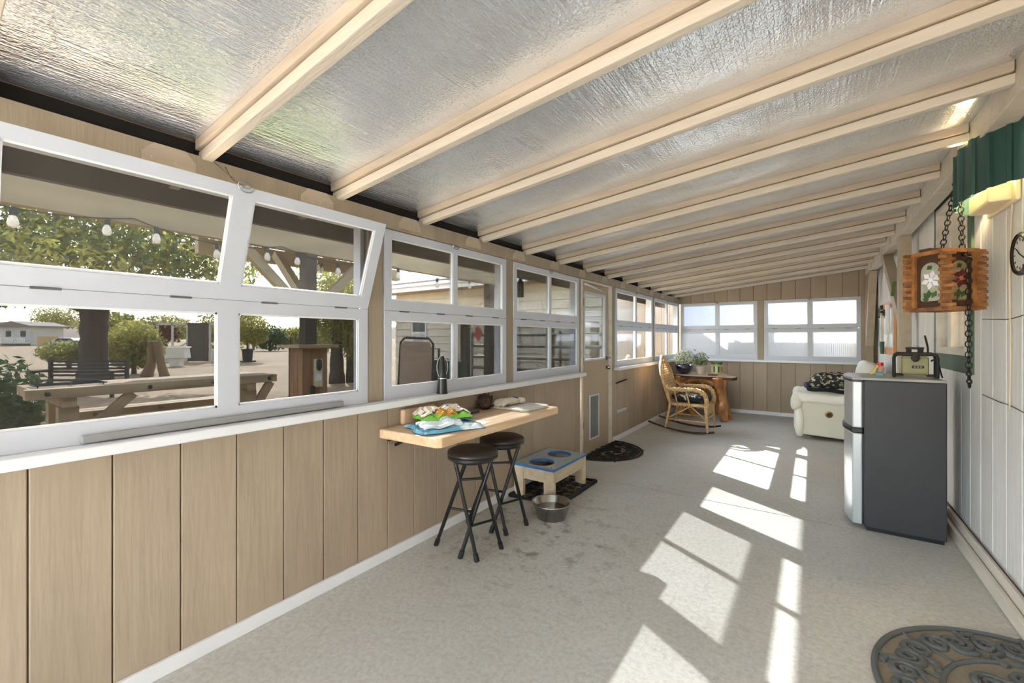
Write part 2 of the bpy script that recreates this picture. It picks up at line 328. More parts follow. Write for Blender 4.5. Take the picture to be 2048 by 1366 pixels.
def concrete_mat():
    m = bpy.data.materials.new('concrete'); m.use_nodes = True; n = m.node_tree.nodes; l = m.node_tree.links.new; b = n['Principled BSDF']
    b.inputs['Roughness'].default_value = .62
    g = n.new('ShaderNodeNewGeometry')
    def noise(sc, det=6, rough=.6):
        z = n.new('ShaderNodeTexNoise'); z.inputs['Scale'].default_value = sc; z.inputs['Detail'].default_value = det; z.inputs['Roughness'].default_value = rough; l(g.outputs['Position'], z.inputs['Vector']); return z.outputs['Fac']
    def ramp(f, p0, p1, c0, c1):
        r = n.new('ShaderNodeValToRGB'); e = r.color_ramp.elements; e[0].position = p0; e[1].position = p1; e[0].color = (*lin(c0), 1); e[1].color = (*lin(c1), 1); l(f, r.inputs['Fac']); return r.outputs['Color']
    def mix(a, b_, f, mode='MULTIPLY'):
        x = n.new('ShaderNodeMix'); x.data_type = 'RGBA'; x.blend_type = mode; l(a, x.inputs['A']); l(b_, x.inputs['B'])
        if isinstance(f, float): x.inputs['Factor'].default_value = f
        else: l(f, x.inputs['Factor'])
        return x.outputs['Result']
    base = ramp(noise(1.1), .3, .7, (190, 187, 176), (204, 202, 195))
    fine = ramp(noise(45, 5, .7), .3, .6, (215, 213, 208), (255, 255, 255))
    c = mix(base, fine, .8)
    # stains gathered round the feeding station and along the window wall
    st = noise(9, 6, .65); sr = ramp(st, .52, .68, (255, 255, 255), (120, 108, 92))
    vm = n.new('ShaderNodeVectorMath'); vm.operation = 'DISTANCE'; l(g.outputs['Position'], vm.inputs[0]); vm.inputs[1].default_value = (-1.55, 2.5, 0)
    mr = n.new('ShaderNodeMapRange'); mr.inputs['From Min'].default_value = .25; mr.inputs['From Max'].default_value = 1.0; mr.inputs['To Min'].default_value = .75; mr.inputs['To Max'].default_value = 0.06; l(vm.outputs['Value'], mr.inputs['Value'])
    c = mix(c, sr, mr.outputs[0])
    vo = n.new('ShaderNodeTexVoronoi'); vo.feature = 'DISTANCE_TO_EDGE'; vo.inputs['Scale'].default_value = 1.6
    wn = n.new('ShaderNodeTexNoise'); wn.inputs['Scale'].default_value = 5; wn.inputs['Detail'].default_value = 6; l(g.outputs['Position'], wn.inputs['Vector'])
    ws = n.new('ShaderNodeVectorMath'); ws.operation = 'MULTIPLY_ADD'; l(wn.outputs['Color'], ws.inputs[0]); ws.inputs[1].default_value = (.5, .5, 0); l(g.outputs['Position'], ws.inputs[2]); l(ws.outputs[0], vo.inputs['Vector'])
    cr = ramp(vo.outputs['Distance'], .0, .006, (170, 164, 150), (255, 255, 255)); c = mix(c, cr, .22)
    l(c, b.inputs['Base Color'])
    bp = n.new('ShaderNodeBump'); bp.inputs['Strength'].default_value = .16; bp.inputs['Distance'].default_value = .003; l(noise(110, 4, .6), bp.inputs['Height']); l(bp.outputs[0], b.inputs['Normal'])
    MATS['concrete'] = m
concrete_mat()
def ground_mat():
    m = bpy.data.materials.new('dirt'); m.use_nodes = True; n = m.node_tree.nodes; l = m.node_tree.links.new; b = n['Principled BSDF']; b.inputs['Roughness'].default_value = .95
    g = n.new('ShaderNodeNewGeometry')
    z = n.new('ShaderNodeTexNoise'); z.inputs['Scale'].default_value = .35; z.inputs['Detail'].default_value = 8; z.inputs['Roughness'].default_value = .7; l(g.outputs['Position'], z.inputs['Vector'])
    r = n.new('ShaderNodeValToRGB'); e = r.color_ramp.elements; e[0].position = .35; e[1].position = .62; e[0].color = (*lin((128, 106, 76)), 1); e[1].color = (*lin((164, 140, 108)), 1); l(z.outputs['Fac'], r.inputs['Fac'])
    k = e.new(.75); k.color = (*lin((132, 128, 84)), 1)
    z2 = n.new('ShaderNodeTexNoise'); z2.inputs['Scale'].default_value = 6; z2.inputs['Detail'].default_value = 6; l(g.outputs['Position'], z2.inputs['Vector'])
    x = n.new('ShaderNodeMix'); x.data_type = 'RGBA'; x.blend_type = 'OVERLAY'; x.inputs['Factor'].default_value = .8; l(r.outputs['Color'], x.inputs['A']); l(z2.outputs['Fac'], x.inputs['B']); l(x.outputs['Result'], b.inputs['Base Color'])
    MATS['dirt'] = m
ground_mat()

# ================================================================ the room
YB = -3.6                     # assumed porch behind the camera; its unseen last bay opened for fill light
XL, XR, YE, Y0 = -2.06, .80, 8.48, -.7
def zc(x): return 2.12 + .103 * (x + 2.06)          # underside of the foil
# floor: two poured slabs with a joint, run on unseen as an assumed patio that bounces sun in
fl = struct(MB().box(-2.16, .9, -4.0, 8.6, -.16, -.014).build('floor', 'bark'))
YJ = 3.735
for a, b in ((-4.0, .35 - .002), (.35 + .002, YJ - .006), (YJ + .006, 8.55)):
    MB().box(-2.16, .88, a, b, -.02, 0).build('slab', 'concrete', fl)

# ---- ceiling: foil sheets between rafters
ce = struct(MB().add([(x, y, zc(x) + .02 + d) for d in (0, .03) for y in (YB, 8.95) for x in (-2.46, 1.0)],
    [(0, 2, 3, 1), (4, 5, 7, 6), (0, 1, 5, 4), (2, 6, 7, 3), (0, 4, 6, 2), (1, 3, 7, 5)]).build('ceiling', 'soffit_dark'))
RY = [.735 + .6075 * k for k in range(-7, 13)]
edges = [YB] + RY + [YE]
def slope_box(x0, x1, y0, y1, d0, d1):
    m = MB(); return m.add([(x, y, zc(x) + d) for d in (d0, d1) for y in (y0, y1) for x in (x0, x1)],
        [(0, 2, 3, 1), (4, 5, 7, 6), (0, 1, 5, 4), (2, 6, 7, 3), (0, 4, 6, 2), (1, 3, 7, 5)])
for a, b in zip(edges[:-1], edges[1:]):
    xs = -1.62 + random.uniform(-.03, .03)
    slope_box(-2.10, xs - .001, a + .001, b - .001, 0, .012).build('foil_sheet', 'foil', ce)
    slope_box(xs + .001, .80, a + .001, b - .001, -.001, .012).build('foil_sheet', 'foil', ce)
r0 = slope_box(-2.085, .66, -.019, .019, -.088, -.046).build('rafter', 'rafter_wood', ce, bevel=.003)
s0 = slope_box(-2.085, .655, -.031, .025, -.041, 0).build('nailing_strip', 'rafter_strip', r0, bevel=.003)
c0 = slope_box(-2.07, .65, -.014, .014, -.047, -.040).build('rafter_groove', 'siding_gap', r0)
r0.location = (0, RY[0], 0)
gus = MB(); gus.prism([(-.085, 0), (-.085, .035), (-.05, .075), (.05, .075), (.085, .035), (.085, 0)], 0, .006, lambda u, v, d: (XL + .012 + d, u, 1.968 + v))
for k in (-.055, -.02, .02, .055):
    gus.lathe([(.008, 0), (.006, .005), (0, .006)], (XL + .016, k, 1.985), 8, 'X')
g0 = gus.build('gusset_plate', 'tan_trim', r0)
rc = r0
for y in RY[1:]: copy_tree(r0, ce).location = (0, y, 0)
# header over the window wall, black panel painting the shade of the open gap above it
MB().box(XL - .07, XL + .012, YB, YE, 1.952, 2.045).build('header_beam', 'tan_post', ce, bevel=.003)
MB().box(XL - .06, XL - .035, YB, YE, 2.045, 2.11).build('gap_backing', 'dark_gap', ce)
# outside eave: tails, soffit edge and fascia
MB().box(-2.47, -2.43, YB, 8.95, 1.915, 2.10).build('fascia', 'soffit_dark', ce)
t0 = slope_box(-2.43, -2.13, -.019, .019, -.09, 0).build('rafter_tail', 'pergola_wood', ce); t0.location = (0, RY[0], 0)
for y in RY[1:]: place(t0, (0, y, 0), parent=ce)
# beam along the house side, posts, braces
MB().box(.66, .75, YB, YE, 2.262, zc(.66)).build('support_beam', 'rafter_wood', ce, bevel=.004)
for y in (1.0, 3.4, 5.9, 7.7): MB().box(.655, .66, y - .05, y + .05, 2.285, 2.40).build('tie_plate', 'tan_trim', ce)
MB().box(.66, .75, 5.37, 5.46, 0, 2.262).build('post', 'tan_trim', ce, bevel=.004)
MB().bar((.705, 5.44, 1.50), (.705, 6.65, 2.30), .09, .10, (0, -1, 1)).build('brace', 'tan_trim', ce, bevel=.004)
MB().bar((.705, 8.40, 1.20), (.705, 7.93, 2.27), .09, .09, (0, 1, .4)).build('brace', 'tan_trim', ce, bevel=.004)
MB().box(.66, .75, 8.36, YE - .02, 0, 2.262).build('post', 'tan_post', ce, bevel=.004)

# ---- left wall: planks below and posts between the windows
PW = .2035; PY0 = .241
wl = struct(MB().box(XL - .09, XL - .014, Y0, 4.24, 0, .90).box(XL - .09, XL - .014, 5.12, YE + .05, 0, .90).build('wall_left', 'siding_gap'))
def plank_mesh(w_, h_): return MB().box(0, .014, .0018, w_ - .0018, 0, h_).build('plank', 'siding', wl, bevel=.003, bseg=1)
p0 = plank_mesh(PW, .90); first = True
def left_planks(ya, yb):
    global first
    k = math.floor((ya - PY0) / PW)
    while PY0 + k * PW < yb - .02:
        a, b = max(ya, PY0 + k * PW), min(yb, PY0 + (k + 1) * PW)
        if b - a > PW - .01:
            if first: p0.location = (XL - .014, a, 0); first = False
            else: place(p0, (XL - .014, a, 0), parent=wl)
        elif b - a > .03:
            o = plank_mesh(b - a, .90); o.location = (XL - .014, a, 0)
        k += 1
left_planks(Y0, 4.235); left_planks(5.125, YE)
for y0, y1 in ((Y0, .085), (YB, YB + .09), (1.535, 1.635), (2.870, 2.972), (4.212, 4.262), (5.13, 5.245), (6.815, 6.885), (8.40, YE)):
    MB().box(XL - .09, XL - .006, y0, y1, .90, 1.955).build('window_post', 'tan_post', wl, bevel=.003)
struct(MB().box(XL, XL + .018, Y0, 4.27, 0, .06).build('baseboard_left', 'white_sill', bevel=.003))
struct(MB().box(XL, XL + .018, 5.14, YE, 0, .06).build('baseboard_left_far', 'white_sill', bevel=.003))
struct(MB().box(XL - .09, XL + .075, Y0, 4.245, .896, .935).build('trim_1', 'white_sill', bevel=.006))
struct(MB().box(XL - .09, XL + .075, 5.21, YE - .01, .896, .935).build('trim_2', 'white_sill', bevel=.006))

# ---- windows: two hinged sashes each, panes, hinges, latch
NW = [0]
def sash(win, name, U, V, org, y0, y1, h, st_, ml, br, tr, glass, th=.034, up_tilt=0.):
    """sash in its own plane: u along the wall, v up from org; n is the inward normal"""
    N = Vector(U).cross(Vector(V))
    def W(u, v, d): return Vector(org) + Vector(U) * u + Vector(V) * v + N * d
    def bx(m, u0, u1, v0, v1, d0, d1):
        return m.add([W(u, v, d) for d in (d0, d1) for v in (v0, v1) for u in (u0, u1)], [(0, 2, 3, 1), (4, 5, 7, 6), (0, 1, 5, 4), (2, 6, 7, 3), (0, 4, 6, 2), (1, 3, 7, 5)])
    W_ = y1 - y0; m = MB()
    bx(m, 0, st_, 0, h, -th, 0); bx(m, W_ - st_, W_, 0, h, -th, 0)
    mid = W_ / 2
    bx(m, mid - ml / 2, mid + ml / 2, br, h - tr, -th, 0)
    bx(m, st_, W_ - st_, 0, br, -th, 0); bx(m, st_, W_ - st_, h - tr, h, -th, 0)
    s = m.build(name, 'white_paint', win)
    for a, b in ((st_, mid - ml / 2), (mid + ml / 2, W_ - st_)):
        bx(MB(), a, b, br, h - tr, -th * .62, -th * .5).build('pane', glass, s)
        q = MB()
        for u0, u1, v0, v1 in ((a, a + .008, br, h - tr), (b - .008, b, br, h - tr), (a, b, br, br + .008), (a, b, h - tr - .008, h - tr)): bx(q, u0, u1, v0, v1, -th * .45, -th * .2)
        q.build('glazing_bead', 'white_sill', s)
    return s, W
def window(y0, y1, st_, ml, glow, gup, tilt=0., axis='Y', latch=True):
    NW[0] += 1
    if axis == 'Y': U = Vector((0, 1, 0)); org = Vector((XL, y0, 0)); N = Vector((1, 0, 0))
    else: U = Vector((1, 0, 0)); org = Vector((y0, YE, 0)); N = Vector((0, -1, 0))
    # outer jamb ring
    j = MB()
    def bx(u0, u1, v0, v1, d0, d1, m): return m.add([org + U * u + Vector((0, 0, v)) + N * d for d in (d0, d1) for v in (v0, v1) for u in (u0, u1)], [(0, 2, 3, 1), (4, 5, 7, 6), (0, 1, 5, 4), (2, 6, 7, 3), (0, 4, 6, 2), (1, 3, 7, 5)])
    Wd = y1 - y0
    for a in ((0, .022, .935, 1.95), (Wd - .022, Wd, .935, 1.95), (.022, Wd - .022, .935, .95), (.022, Wd - .022, 1.93, 1.95)): bx(*a, -.10, -.037, j)
    win = struct(j.build('window_%d' % NW[0], 'white_paint'))
    u2 = U if axis == 'Y' else U
    V = Vector((0, 0, 1))
    sU = U if U.cross(V).dot(N) > 0 else -U
    so_ = org if sU == U else org + U * Wd
    sash(win, 'lower_sash', sU, V, so_ + Vector((0, 0, .936)), 0, Wd, .5285, st_, ml, .072, .054, glow)
    Vt = (V * math.cos(tilt) + N * math.sin(tilt))
    us, Wf = sash(win, 'upper_sash', sU, Vt, so_ + Vector((0, 0, 1.467)), 0, Wd, .481, st_, ml, .064, .046, gup)
    for k in (.12, .38, .62, .88):
        c = so_ + sU * (Wd * k) + Vector((0, 0, 1.4645)); hm = MB(); hm.tube([c - sU * .036 + N * .002, c + sU * .036 + N * .002], .0042, 8); hm.build('hinge', 'hinge_metal', us)
    sm_ = MB(); bx(.03, Wd - .03, 1.455, 1.475, -.05, -.040, sm_); sm_.build('gap_shade_strip', 'dark_book', win)  # dark strip added to stop light leaking and draw the shaded sash gap
    if latch:
        c = Wf(Wd / 2, .481, .006); lt = MB(); lt.lathe([(.0, 0), (.016, .002), (.016, .01), (.0, .014)], c + Vector((0, 0, -.008)), 10)
        lt.tube([c + sU * (.03 * math.cos(a)) + V * (.022 * math.sin(a)) for a in [i * PI / 8 for i in range(16)]], .003, 6, closed=True); lt.build('latch', 'chrome', us)
    return win, us, Wf
w1, u1, W1f = window(.11, 1.525, .058, .080, 'glass_low', 'glass_up', tilt=math.radians(19.5))
rail = MB().box(XL + .004, XL + .022, .36, 1.36, .940, .968).build('lift_rail', 'fridge_top', w1, bevel=.005)
window(1.642, 2.865, .050, .045, 'glass_low_b', 'glass_up_b')
window(2.975, 4.208, .046, .036, 'glass_low_b', 'glass_up_b')
window(5.262, 6.809, .050, .040, 'glass_clear', 'glass_clear')
window(6.890, 8.40, .050, .040, 'glass_clear', 'glass_clear')
# prop cord of the open sash
c = W1f((1.525 - .11) / 2, .481, .006)
co = MB(); co.tube(qbez([c, c + Vector((-.05, -.03, .03)), (XL + .014, .80, 2.03)], 6), .0018, 5); co.tube(qbez([c, c + Vector((-.06, .01, .02)), (XL + .014, .76, 2.035)], 6), .0018, 5); co.build('prop_cord', 'wire_grey', u1)

# ---- door with glass, pet flap, closer
d = struct(MB().box(XL - .06, XL + .006, 4.262, 4.300, 0, 1.95).box(XL - .06, XL + .006, 5.04, 5.125, 0, 1.95).box(XL - .06, XL + .006, 4.300, 5.04, 1.925, 1.95).build('door_1', 'cream_trim', bevel=.003))
lf = MB(); X0, X1 = XL - .045, XL - .008
lf.box(X0, X1, 4.303, 4.335, .01, 1.922).box(X0, X1, 4.925, 5.037, .01, 1.922).box(X0, X1, 4.335, 4.925, .01, 1.05).box(X0, X1, 4.335, 4.925, 1.825, 1.922)
lf = lf.build('door_leaf', 'door_paint', d)
MB().box(X0 + .015, X0 + .018, 4.335, 4.925, 1.05, 1.825).build('pane', 'glass_up', d)
q = MB()
for a in ((4.335, 4.352, 1.05, 1.825), (4.90, 4.925, 1.05, 1.825), (4.352, 4.90, 1.05, 1.07), (4.352, 4.90, 1.80, 1.825)): q.box(X0 + .02, X1 + .012, *a)
q.build('glazing_bead', 'white_paint', d, bevel=.002)
pf = MB()
for a in ((4.47, 4.49, .15, .66), (4.71, 4.73, .15, .66), (4.49, 4.71, .15, .17), (4.49, 4.71, .64, .66)): pf.box(X1, X1 + .016, *a)
pf = pf.build('pet_flap_frame', 'white_paint', d, bevel=.003)
MB().box(X1, X1 + .008, 4.49, 4.71, .17, .64).build('flap', 'radio_grey', pf)
hk = MB(); hk.lathe([(.0, .05), (.022, .048), (.028, .034), (.02, .02), (.012, .012), (.026, .006), (.026, 0)], (X1, 4.975, .95), 14, 'X'); hk.build('knob', 'chrome', d, smooth=True)
hk = MB(); hk.lathe([(.024, 0), (.024, .014), (.012, .02), (0, .021)], (X1, 4.96, 1.06), 12, 'X'); hk.box(X1 + .005, X1 + .03, 4.965, 5.05, 1.055, 1.07); hk.build('bolt', 'hinge_metal', d)
cl = MB(); cl.tube([(X1 + .025, 4.36, 1.90), (X1 + .025, 4.62, 1.875)], .014, 10); cl.tube([(X1 + .025, 4.62, 1.875), (X1 + .02, 4.80, 1.86)], .005, 8); cl.box(X1, X1 + .03, 4.345, 4.37, 1.885, 1.915); cl.build('door_closer', 'cream_trim', d)
for z in (.35, 1.05, 1.7): MB().tube([(XL + .008, 4.301, z - .04), (XL + .008, 4.301, z + .04)], .007, 8).build('hinge', 'hinge_metal', d)
MB().box(XL - .06, XL + .012, 4.262, 5.125, -.005, .01).build('threshold', 'hinge_metal', d)

# ---- end wall
we = struct(MB().box(XL - .05, XR + .1, YE + .014, YE + .09, 0, .90).add(
    [(x, y, z) for x, z in ((XL - .05, 1.95), (XR + .1, 1.95), (XR + .1, zc(XR + .1)), (XL - .05, zc(XL - .05))) for y in (YE + .014, YE + .09)],
    [(0, 2, 4, 6), (1, 7, 5, 3), (0, 1, 3, 2), (4, 5, 7, 6), (0, 6, 7, 1), (2, 3, 5, 4)]).build('wall_end', 'siding_gap'))
pe = MB().box(.0018, PW - .0018, 0, .014, 0, .90).build('plank', 'siding', we, bevel=.003, bseg=1); pe.location = (XL, YE, 0)
x = XL + PW
while x < .62: place(pe, (x, YE, 0), parent=we); x += PW
x = XL
while x < .74:
    b = min(x + PW, .80); m = MB(); vv = [(xx, yy, zz) for xx, z1 in ((x + .003, zc(x)), (b - .003, zc(b))) for yy in (YE, YE + .014) for zz in (1.95, z1)]
    m.add(vv, [(0, 4, 5, 1), (2, 3, 7, 6), (0, 1, 3, 2), (4, 6, 7, 5), (1, 5, 7, 3), (0, 2, 6, 4)]).build('plank', 'siding', we, bevel=.003, bseg=1); x += PW
MB().box(-.775, -.682, YE - .004, YE + .08, .90, 1.955).build('window_post', 'tan_post', we, bevel=.003)
MB().box(.615, .82, YE - .004, YE + .08, .90, 1.955).build('window_post', 'siding', we, bevel=.003)
struct(MB().box(XL, .66, YE - .018, YE, 0, .06).build('baseboard_end', 'white_sill', bevel=.003))
struct(MB().box(XL + .02, .64, YE - .05, YE + .09, .896, .935).build('trim_3', 'white_sill', bevel=.006))
we1, _, _ = window(-2.04, -.778, .050, .055, 'polycarb', 'polycarb', axis='X'); we2, _, _ = window(-.680, .612, .050, .062, 'polycarb', 'polycarb', axis='X')
def ribs(win):
    for s in list(win.children):
        for p_ in [c_ for c_ in s.children if c_.name.startswith('pane')]:
            xs = [v.co.x for v in p_.data.vertices]; zs = [v.co.z for v in p_.data.vertices]; y = min(v.co.y for v in p_.data.vertices)
            m = MB(); k = min(xs) + .012
            while k < max(xs) - .01: m.box(k, k + .004, y - .003, y, min(zs), max(zs)); k += .024
            m.build('pane_ribs', 'polycarb', s)
ribs(we1); ribs(we2)

# ---- house wall on the right
wr = struct(MB().box(XR + .014, XR + .1, YB, 3.72, 0, zc(XR) + .02).box(XR + .014, XR + .1, 4.68, 8.6, 0, zc(XR) + .02).box(XR + .014, XR + .1, 3.72, 4.68, 0, 1.08).box(XR + .014, XR + .1, 3.72, 4.68, 2.36, zc(XR) + .02).build('wall_right', 'house_gap'))
ph = MB().box(0, .014, .003, .2 - .003, 0, 2.40).build('plank', 'house_siding', wr, bevel=.003, bseg=1); ph.location = (XR, YB, 0); y = YB + .2
while y < 8.4:
    if not (3.62 < y < 4.66): place(ph, (XR, y, 0), parent=wr)
    y += .2
k1 = YB + .2 * math.ceil((3.62 - YB) / .2)
y = k1
ph2 = None
while y <= 4.66:
    MB().box(XR, XR + .014, y + .003, y + .197, 0, 1.08).build('plank', 'house_siding', wr, bevel=.003, bseg=1); y += .2
struct(MB().box(.74, .765, YB, 8.45, 0, .075)  .box(.765, XR, YB, 8.45, 0, .065).build('trim_4', 'cream_trim', bevel=.006))
struct(MB().box(.768, .792, YB, 8.45, .066, .125).build('trim_5', 'cream_trim', bevel=.006))
struct(MB().box(-.65, .9, YB - .1, YB, 0, 2.6).build('added_rear_wall', 'house_siding'))  # unseen wall added to even out the light from the open rear
# house window with green trim
NW[0] += 1
g = MB()
for a in ((3.72, 3.80, 1.08, 2.36), (4.60, 4.68, 1.08, 2.36), (3.80, 4.60, 1.08, 1.19), (3.80, 4.60, 2.28, 2.36)): g.box(XR - .014, XR + .02, *a)
hw = struct(g.build('window_%d' % NW[0], 'green_trim', bevel=.003))
f_ = MB()
for a in ((3.80, 3.85, 1.19, 2.28), (4.55, 4.60, 1.19, 2.28), (3.85, 4.55, 1.19, 1.24), (3.85, 4.55, 2.23, 2.28), (4.16, 4.24, 1.24, 2.23)): f_.box(XR - .02, XR + .06, *a)
f_ = f_.build('window_frame', 'cream_trim', hw, bevel=.004)
for a, b in ((3.85, 4.16), (4.24, 4.55)): MB().box(XR + .02, XR + .024, a, b, 1.24, 2.23).build('pane', 'glass_house', hw)
gr = MB()
for z in (1.57, 1.9): gr.box(XR + .026, XR + .032, 3.85, 4.16, z - .008, z + .008)
gr.box(XR + .026, XR + .032, 3.997, 4.013, 1.24, 2.23); gr.build('muntin', 'white_paint', hw)
MB().box(XR + .09, XR + .12, 3.74, 4.66, 1.1, 2.34).build('interior_blind', 'dark_book', hw)  # dark panel stands in for the unlit room behind the glass

# ================================================================ things inside
# ---- wall counter
ct = thing('wall_counter', 'thick maple bar counter fixed to the wall under the windows', 'counter', (XL, 2.27, .72))
poly = [(XL + .002, 1.60), (-1.62, 1.615), (-1.595, 1.64), (-1.595, 2.90), (-1.61, 2.915), (XL + .002, 2.915)]
MB().prism(poly, .722, .776).build('counter_top', 'maple', ct, bevel=.008)
for y in (1.72, 2.75):
    MB().bar((XL + .004, y, .66), (-1.93, y, .718), .016, .016).build('bracket', 'black_metal', ct)
MB().tube([(XL + .01, 1.66, .70), (XL + .08, 1.66, .715)], .006, 6).build('hook', 'black_metal', ct)
ZC = .776
# wooden block
b = MB().box(XL + .004, XL + .040, 1.75, 2.02, ZC, ZC + .095).build('wooden_block', 'block_wood', bevel=.012); tag(b, 'pale wooden block standing against the wall behind the snack bags', 'block')
# snack bags
def bag(name, label, loc, rz, sx, sy, h, mat_, seed, parts):
    t = thing(name, label, 'bag', loc, rz); r = random.Random(seed); ph = [r.uniform(0, 6) for _ in range(8)]; jit = {(i, j): r.uniform(-.5, .5) for i in range(-2, 30) for j in range(-2, 24)}
    def top(u, v):
        x, y = (u - .5) * 2, (v - .5) * 2
        e = max(0, (1 - abs(x) ** 3) * (1 - abs(y) ** 3)) ** .5
        wv = .10 * math.sin(6 * x + ph[0] + 2 * y) + .08 * math.sin(9 * y + ph[1] - 3 * x) + .06 * math.sin(14 * x + ph[2])
        wv += jit[(round(u * 25), round(v * 19))] * .22
        return Vector((x * sx * (1 + .05 * math.sin(5 * y + ph[3])), y * sy * (1 + .06 * math.sin(4 * x + ph[4])), .006 + e * h * (.8 + wv)))
    m = MB(); m.grid(top, 26, 20); m.grid(lambda u, v: Vector((top(u, v).x, top(u, v).y, .002)), 26, 20); m.build('bag_body', mat_, t, local=True)
    for nm, mt, x0, x1, y0, y1, lift, crv in parts:
        m = MB()
        def fl_(u, v): 
            x, y = x0 + (x1 - x0) * u, y0 + (y1 - y0) * v
            p = top((x / sx + 1) / 2, (y / sy + 1) / 2); return p + Vector((0, 0, lift + .6 * crv * math.sin(PI * v) + .005 * math.sin(11 * u + ph[5]) + .004 * math.sin(17 * v + ph[6])))
        m.grid(fl_, 14, 12)
        o = m.build(nm, mt, t, local=True); so_ = o.modifiers.new('solid', 'SOLIDIFY'); so_.thickness = .006; so_.offset = 1
    return t
pb = onz(878, 856, ZC)
bag('snack_bag', 'pale blue snack bag lying flat and folded at the counter end', (-1.775, 1.85, ZC), math.radians(66), .20, .15, .038, 'bag_blue', 3,
    [('bag_fold', 'bag_pale', -.18, .06, -.13, .0, .008, .018), ('bag_fold', 'bag_blue', -.02, .19, -.02, .13, .006, .012)])
bag('snack_bag', 'green and white printed snack bag lying on the blue bag', (-1.835, 1.885, ZC + .047), math.radians(70), .155, .105, .048, 'bag_green', 5,
    [('bag_flap', 'bag_print', -.15, .15, -.07, .095, .006, .014), ('bag_flap', 'bag_orange', -.06, .05, -.098, -.05, .006, .01)])
m = MB().prism([(-1.72, 1.86), (-1.615, 1.93), (-1.66, 2.14), (-1.79, 2.10)], ZC, ZC + .002).build('paper_sheet', 'paper'); tag(m, 'white sheet of paper sticking out beside the snack bags', 'paper')
m = MB().box(-2.04, -1.93, 2.21, 2.36, ZC, ZC + .018).build('notebook', 'dark_book', bevel=.002); MB().box(-2.035, -1.935, 2.215, 2.355, ZC + .018, ZC + .021).build('cover', 'radio_grey', m)
tag(m, 'thin dark notebook with grey cover near the wall on the counter', 'notebook')
tr = MB(); tr.prism([(-2.03, 2.56), (-1.70, 2.54), (-1.66, 2.58), (-1.645, 2.84), (-1.68, 2.875), (-2.02, 2.885)], ZC, ZC + .018); tr = tr.build('cutting_board', 'board_white', bevel=.006); tag(tr, 'white rounded board with raised edge lying on the counter', 'board')
gl = thing('work_glove', 'off white work glove with blue mark lying on the white board', 'glove', (-1.89, 2.69, ZC + .018), math.radians(80))
m = MB(); m.sup((0, 0, .028), .075, .05, .026, .8, .8); m.build('palm', 'glove_cloth', gl, True, local=True)
for i, (y, ln) in enumerate(((-.036, .07), (-.012, .085), (.012, .08), (.034, .062))): MB().tube(qbez([(-.05, y, .03), (-.09, y * 1.2, .03), (-.07 - ln, y * 1.4, .014)], 5), [.016] * 10 + [.011], 8).build('finger', 'glove_cloth', gl, True, local=True)
MB().tube(qbez([(-.01, .045, .03), (-.05, .08, .026), (-.09, .095, .016)], 5), [.016] * 10 + [.011], 8).build('thumb', 'glove_cloth', gl, True, local=True)
MB().sup((.095, 0, .026), .035, .046, .022, .6, .7).build('cuff', 'glove_cloth', gl, True, local=True)
MB().sup((.045, -.005, .05), .014, .022, .006).build('mark', 'glove_blue', gl, True, local=True)
# dried plant bundle
dp = thing('dried_plant', 'dark brown dried flower bundle standing against the wall on the counter', 'plant', (-1.995, 2.50, ZC))
m = MB(); r = random.Random(2)
for i in range(150):
    a, b_ = r.uniform(0, 2 * PI), r.uniform(0, 1) ** .5; R_ = .055
    c = Vector((R_ * b_ * math.cos(a), 1.15 * R_ * b_ * math.sin(a), r.uniform(.01, .12) * (1.1 - .4 * b_))); n_ = Vector((r.uniform(-1, 1), r.uniform(-1, 1), r.uniform(-.3, 1))).normalized(); t_ = n_.orthogonal().normalized(); s_ = r.uniform(.012, .024)
    m.add([c - t_ * s_ * .5, c + n_.cross(t_) * s_ * .5, c + t_ * s_ + n_ * s_ * .6, c - n_.cross(t_) * s_ * .5], [(0, 1, 2, 3)])
m.build('petals', 'dried_brown', dp, local=True)['kind'] = 'stuff'
MB().lathe([(.03, 0), (.05, .03), (.045, .08), (.0, .12)], (0, 0, 0), 12).build('core', 'dried_brown', dp, local=True)
# cone fan on the sill
cf = thing('cone_fan', 'black cone shaped tabletop fly fan standing on the window sill', 'fan', (XL + .05, 2.07, .935))
MB().lathe([(.036, 0), (.034, .01), (.030, .10)], (0, 0, 0), 20).build('base', 'black_metal', cf, True, local=True)
MB().lathe([(.0305, .10), (.0305, .105)], (0, 0, 0), 20).build('band', 'chrome', cf, True, local=True)
MB().lathe([(.029, .105), (.013, .24), (.010, .25), (0, .252)], (0, 0, 0), 20).build('cone', 'black_metal', cf, True, local=True)
m = MB(); m.tube([(0, .035 + .05 * math.cos(a) - .035, .175 + .075 * math.sin(a)) for a in [i * 2 * PI / 28 for i in range(28)]], .0022, 6, closed=True); m.build('blade', 'bulb_clear', cf, True, local=True)

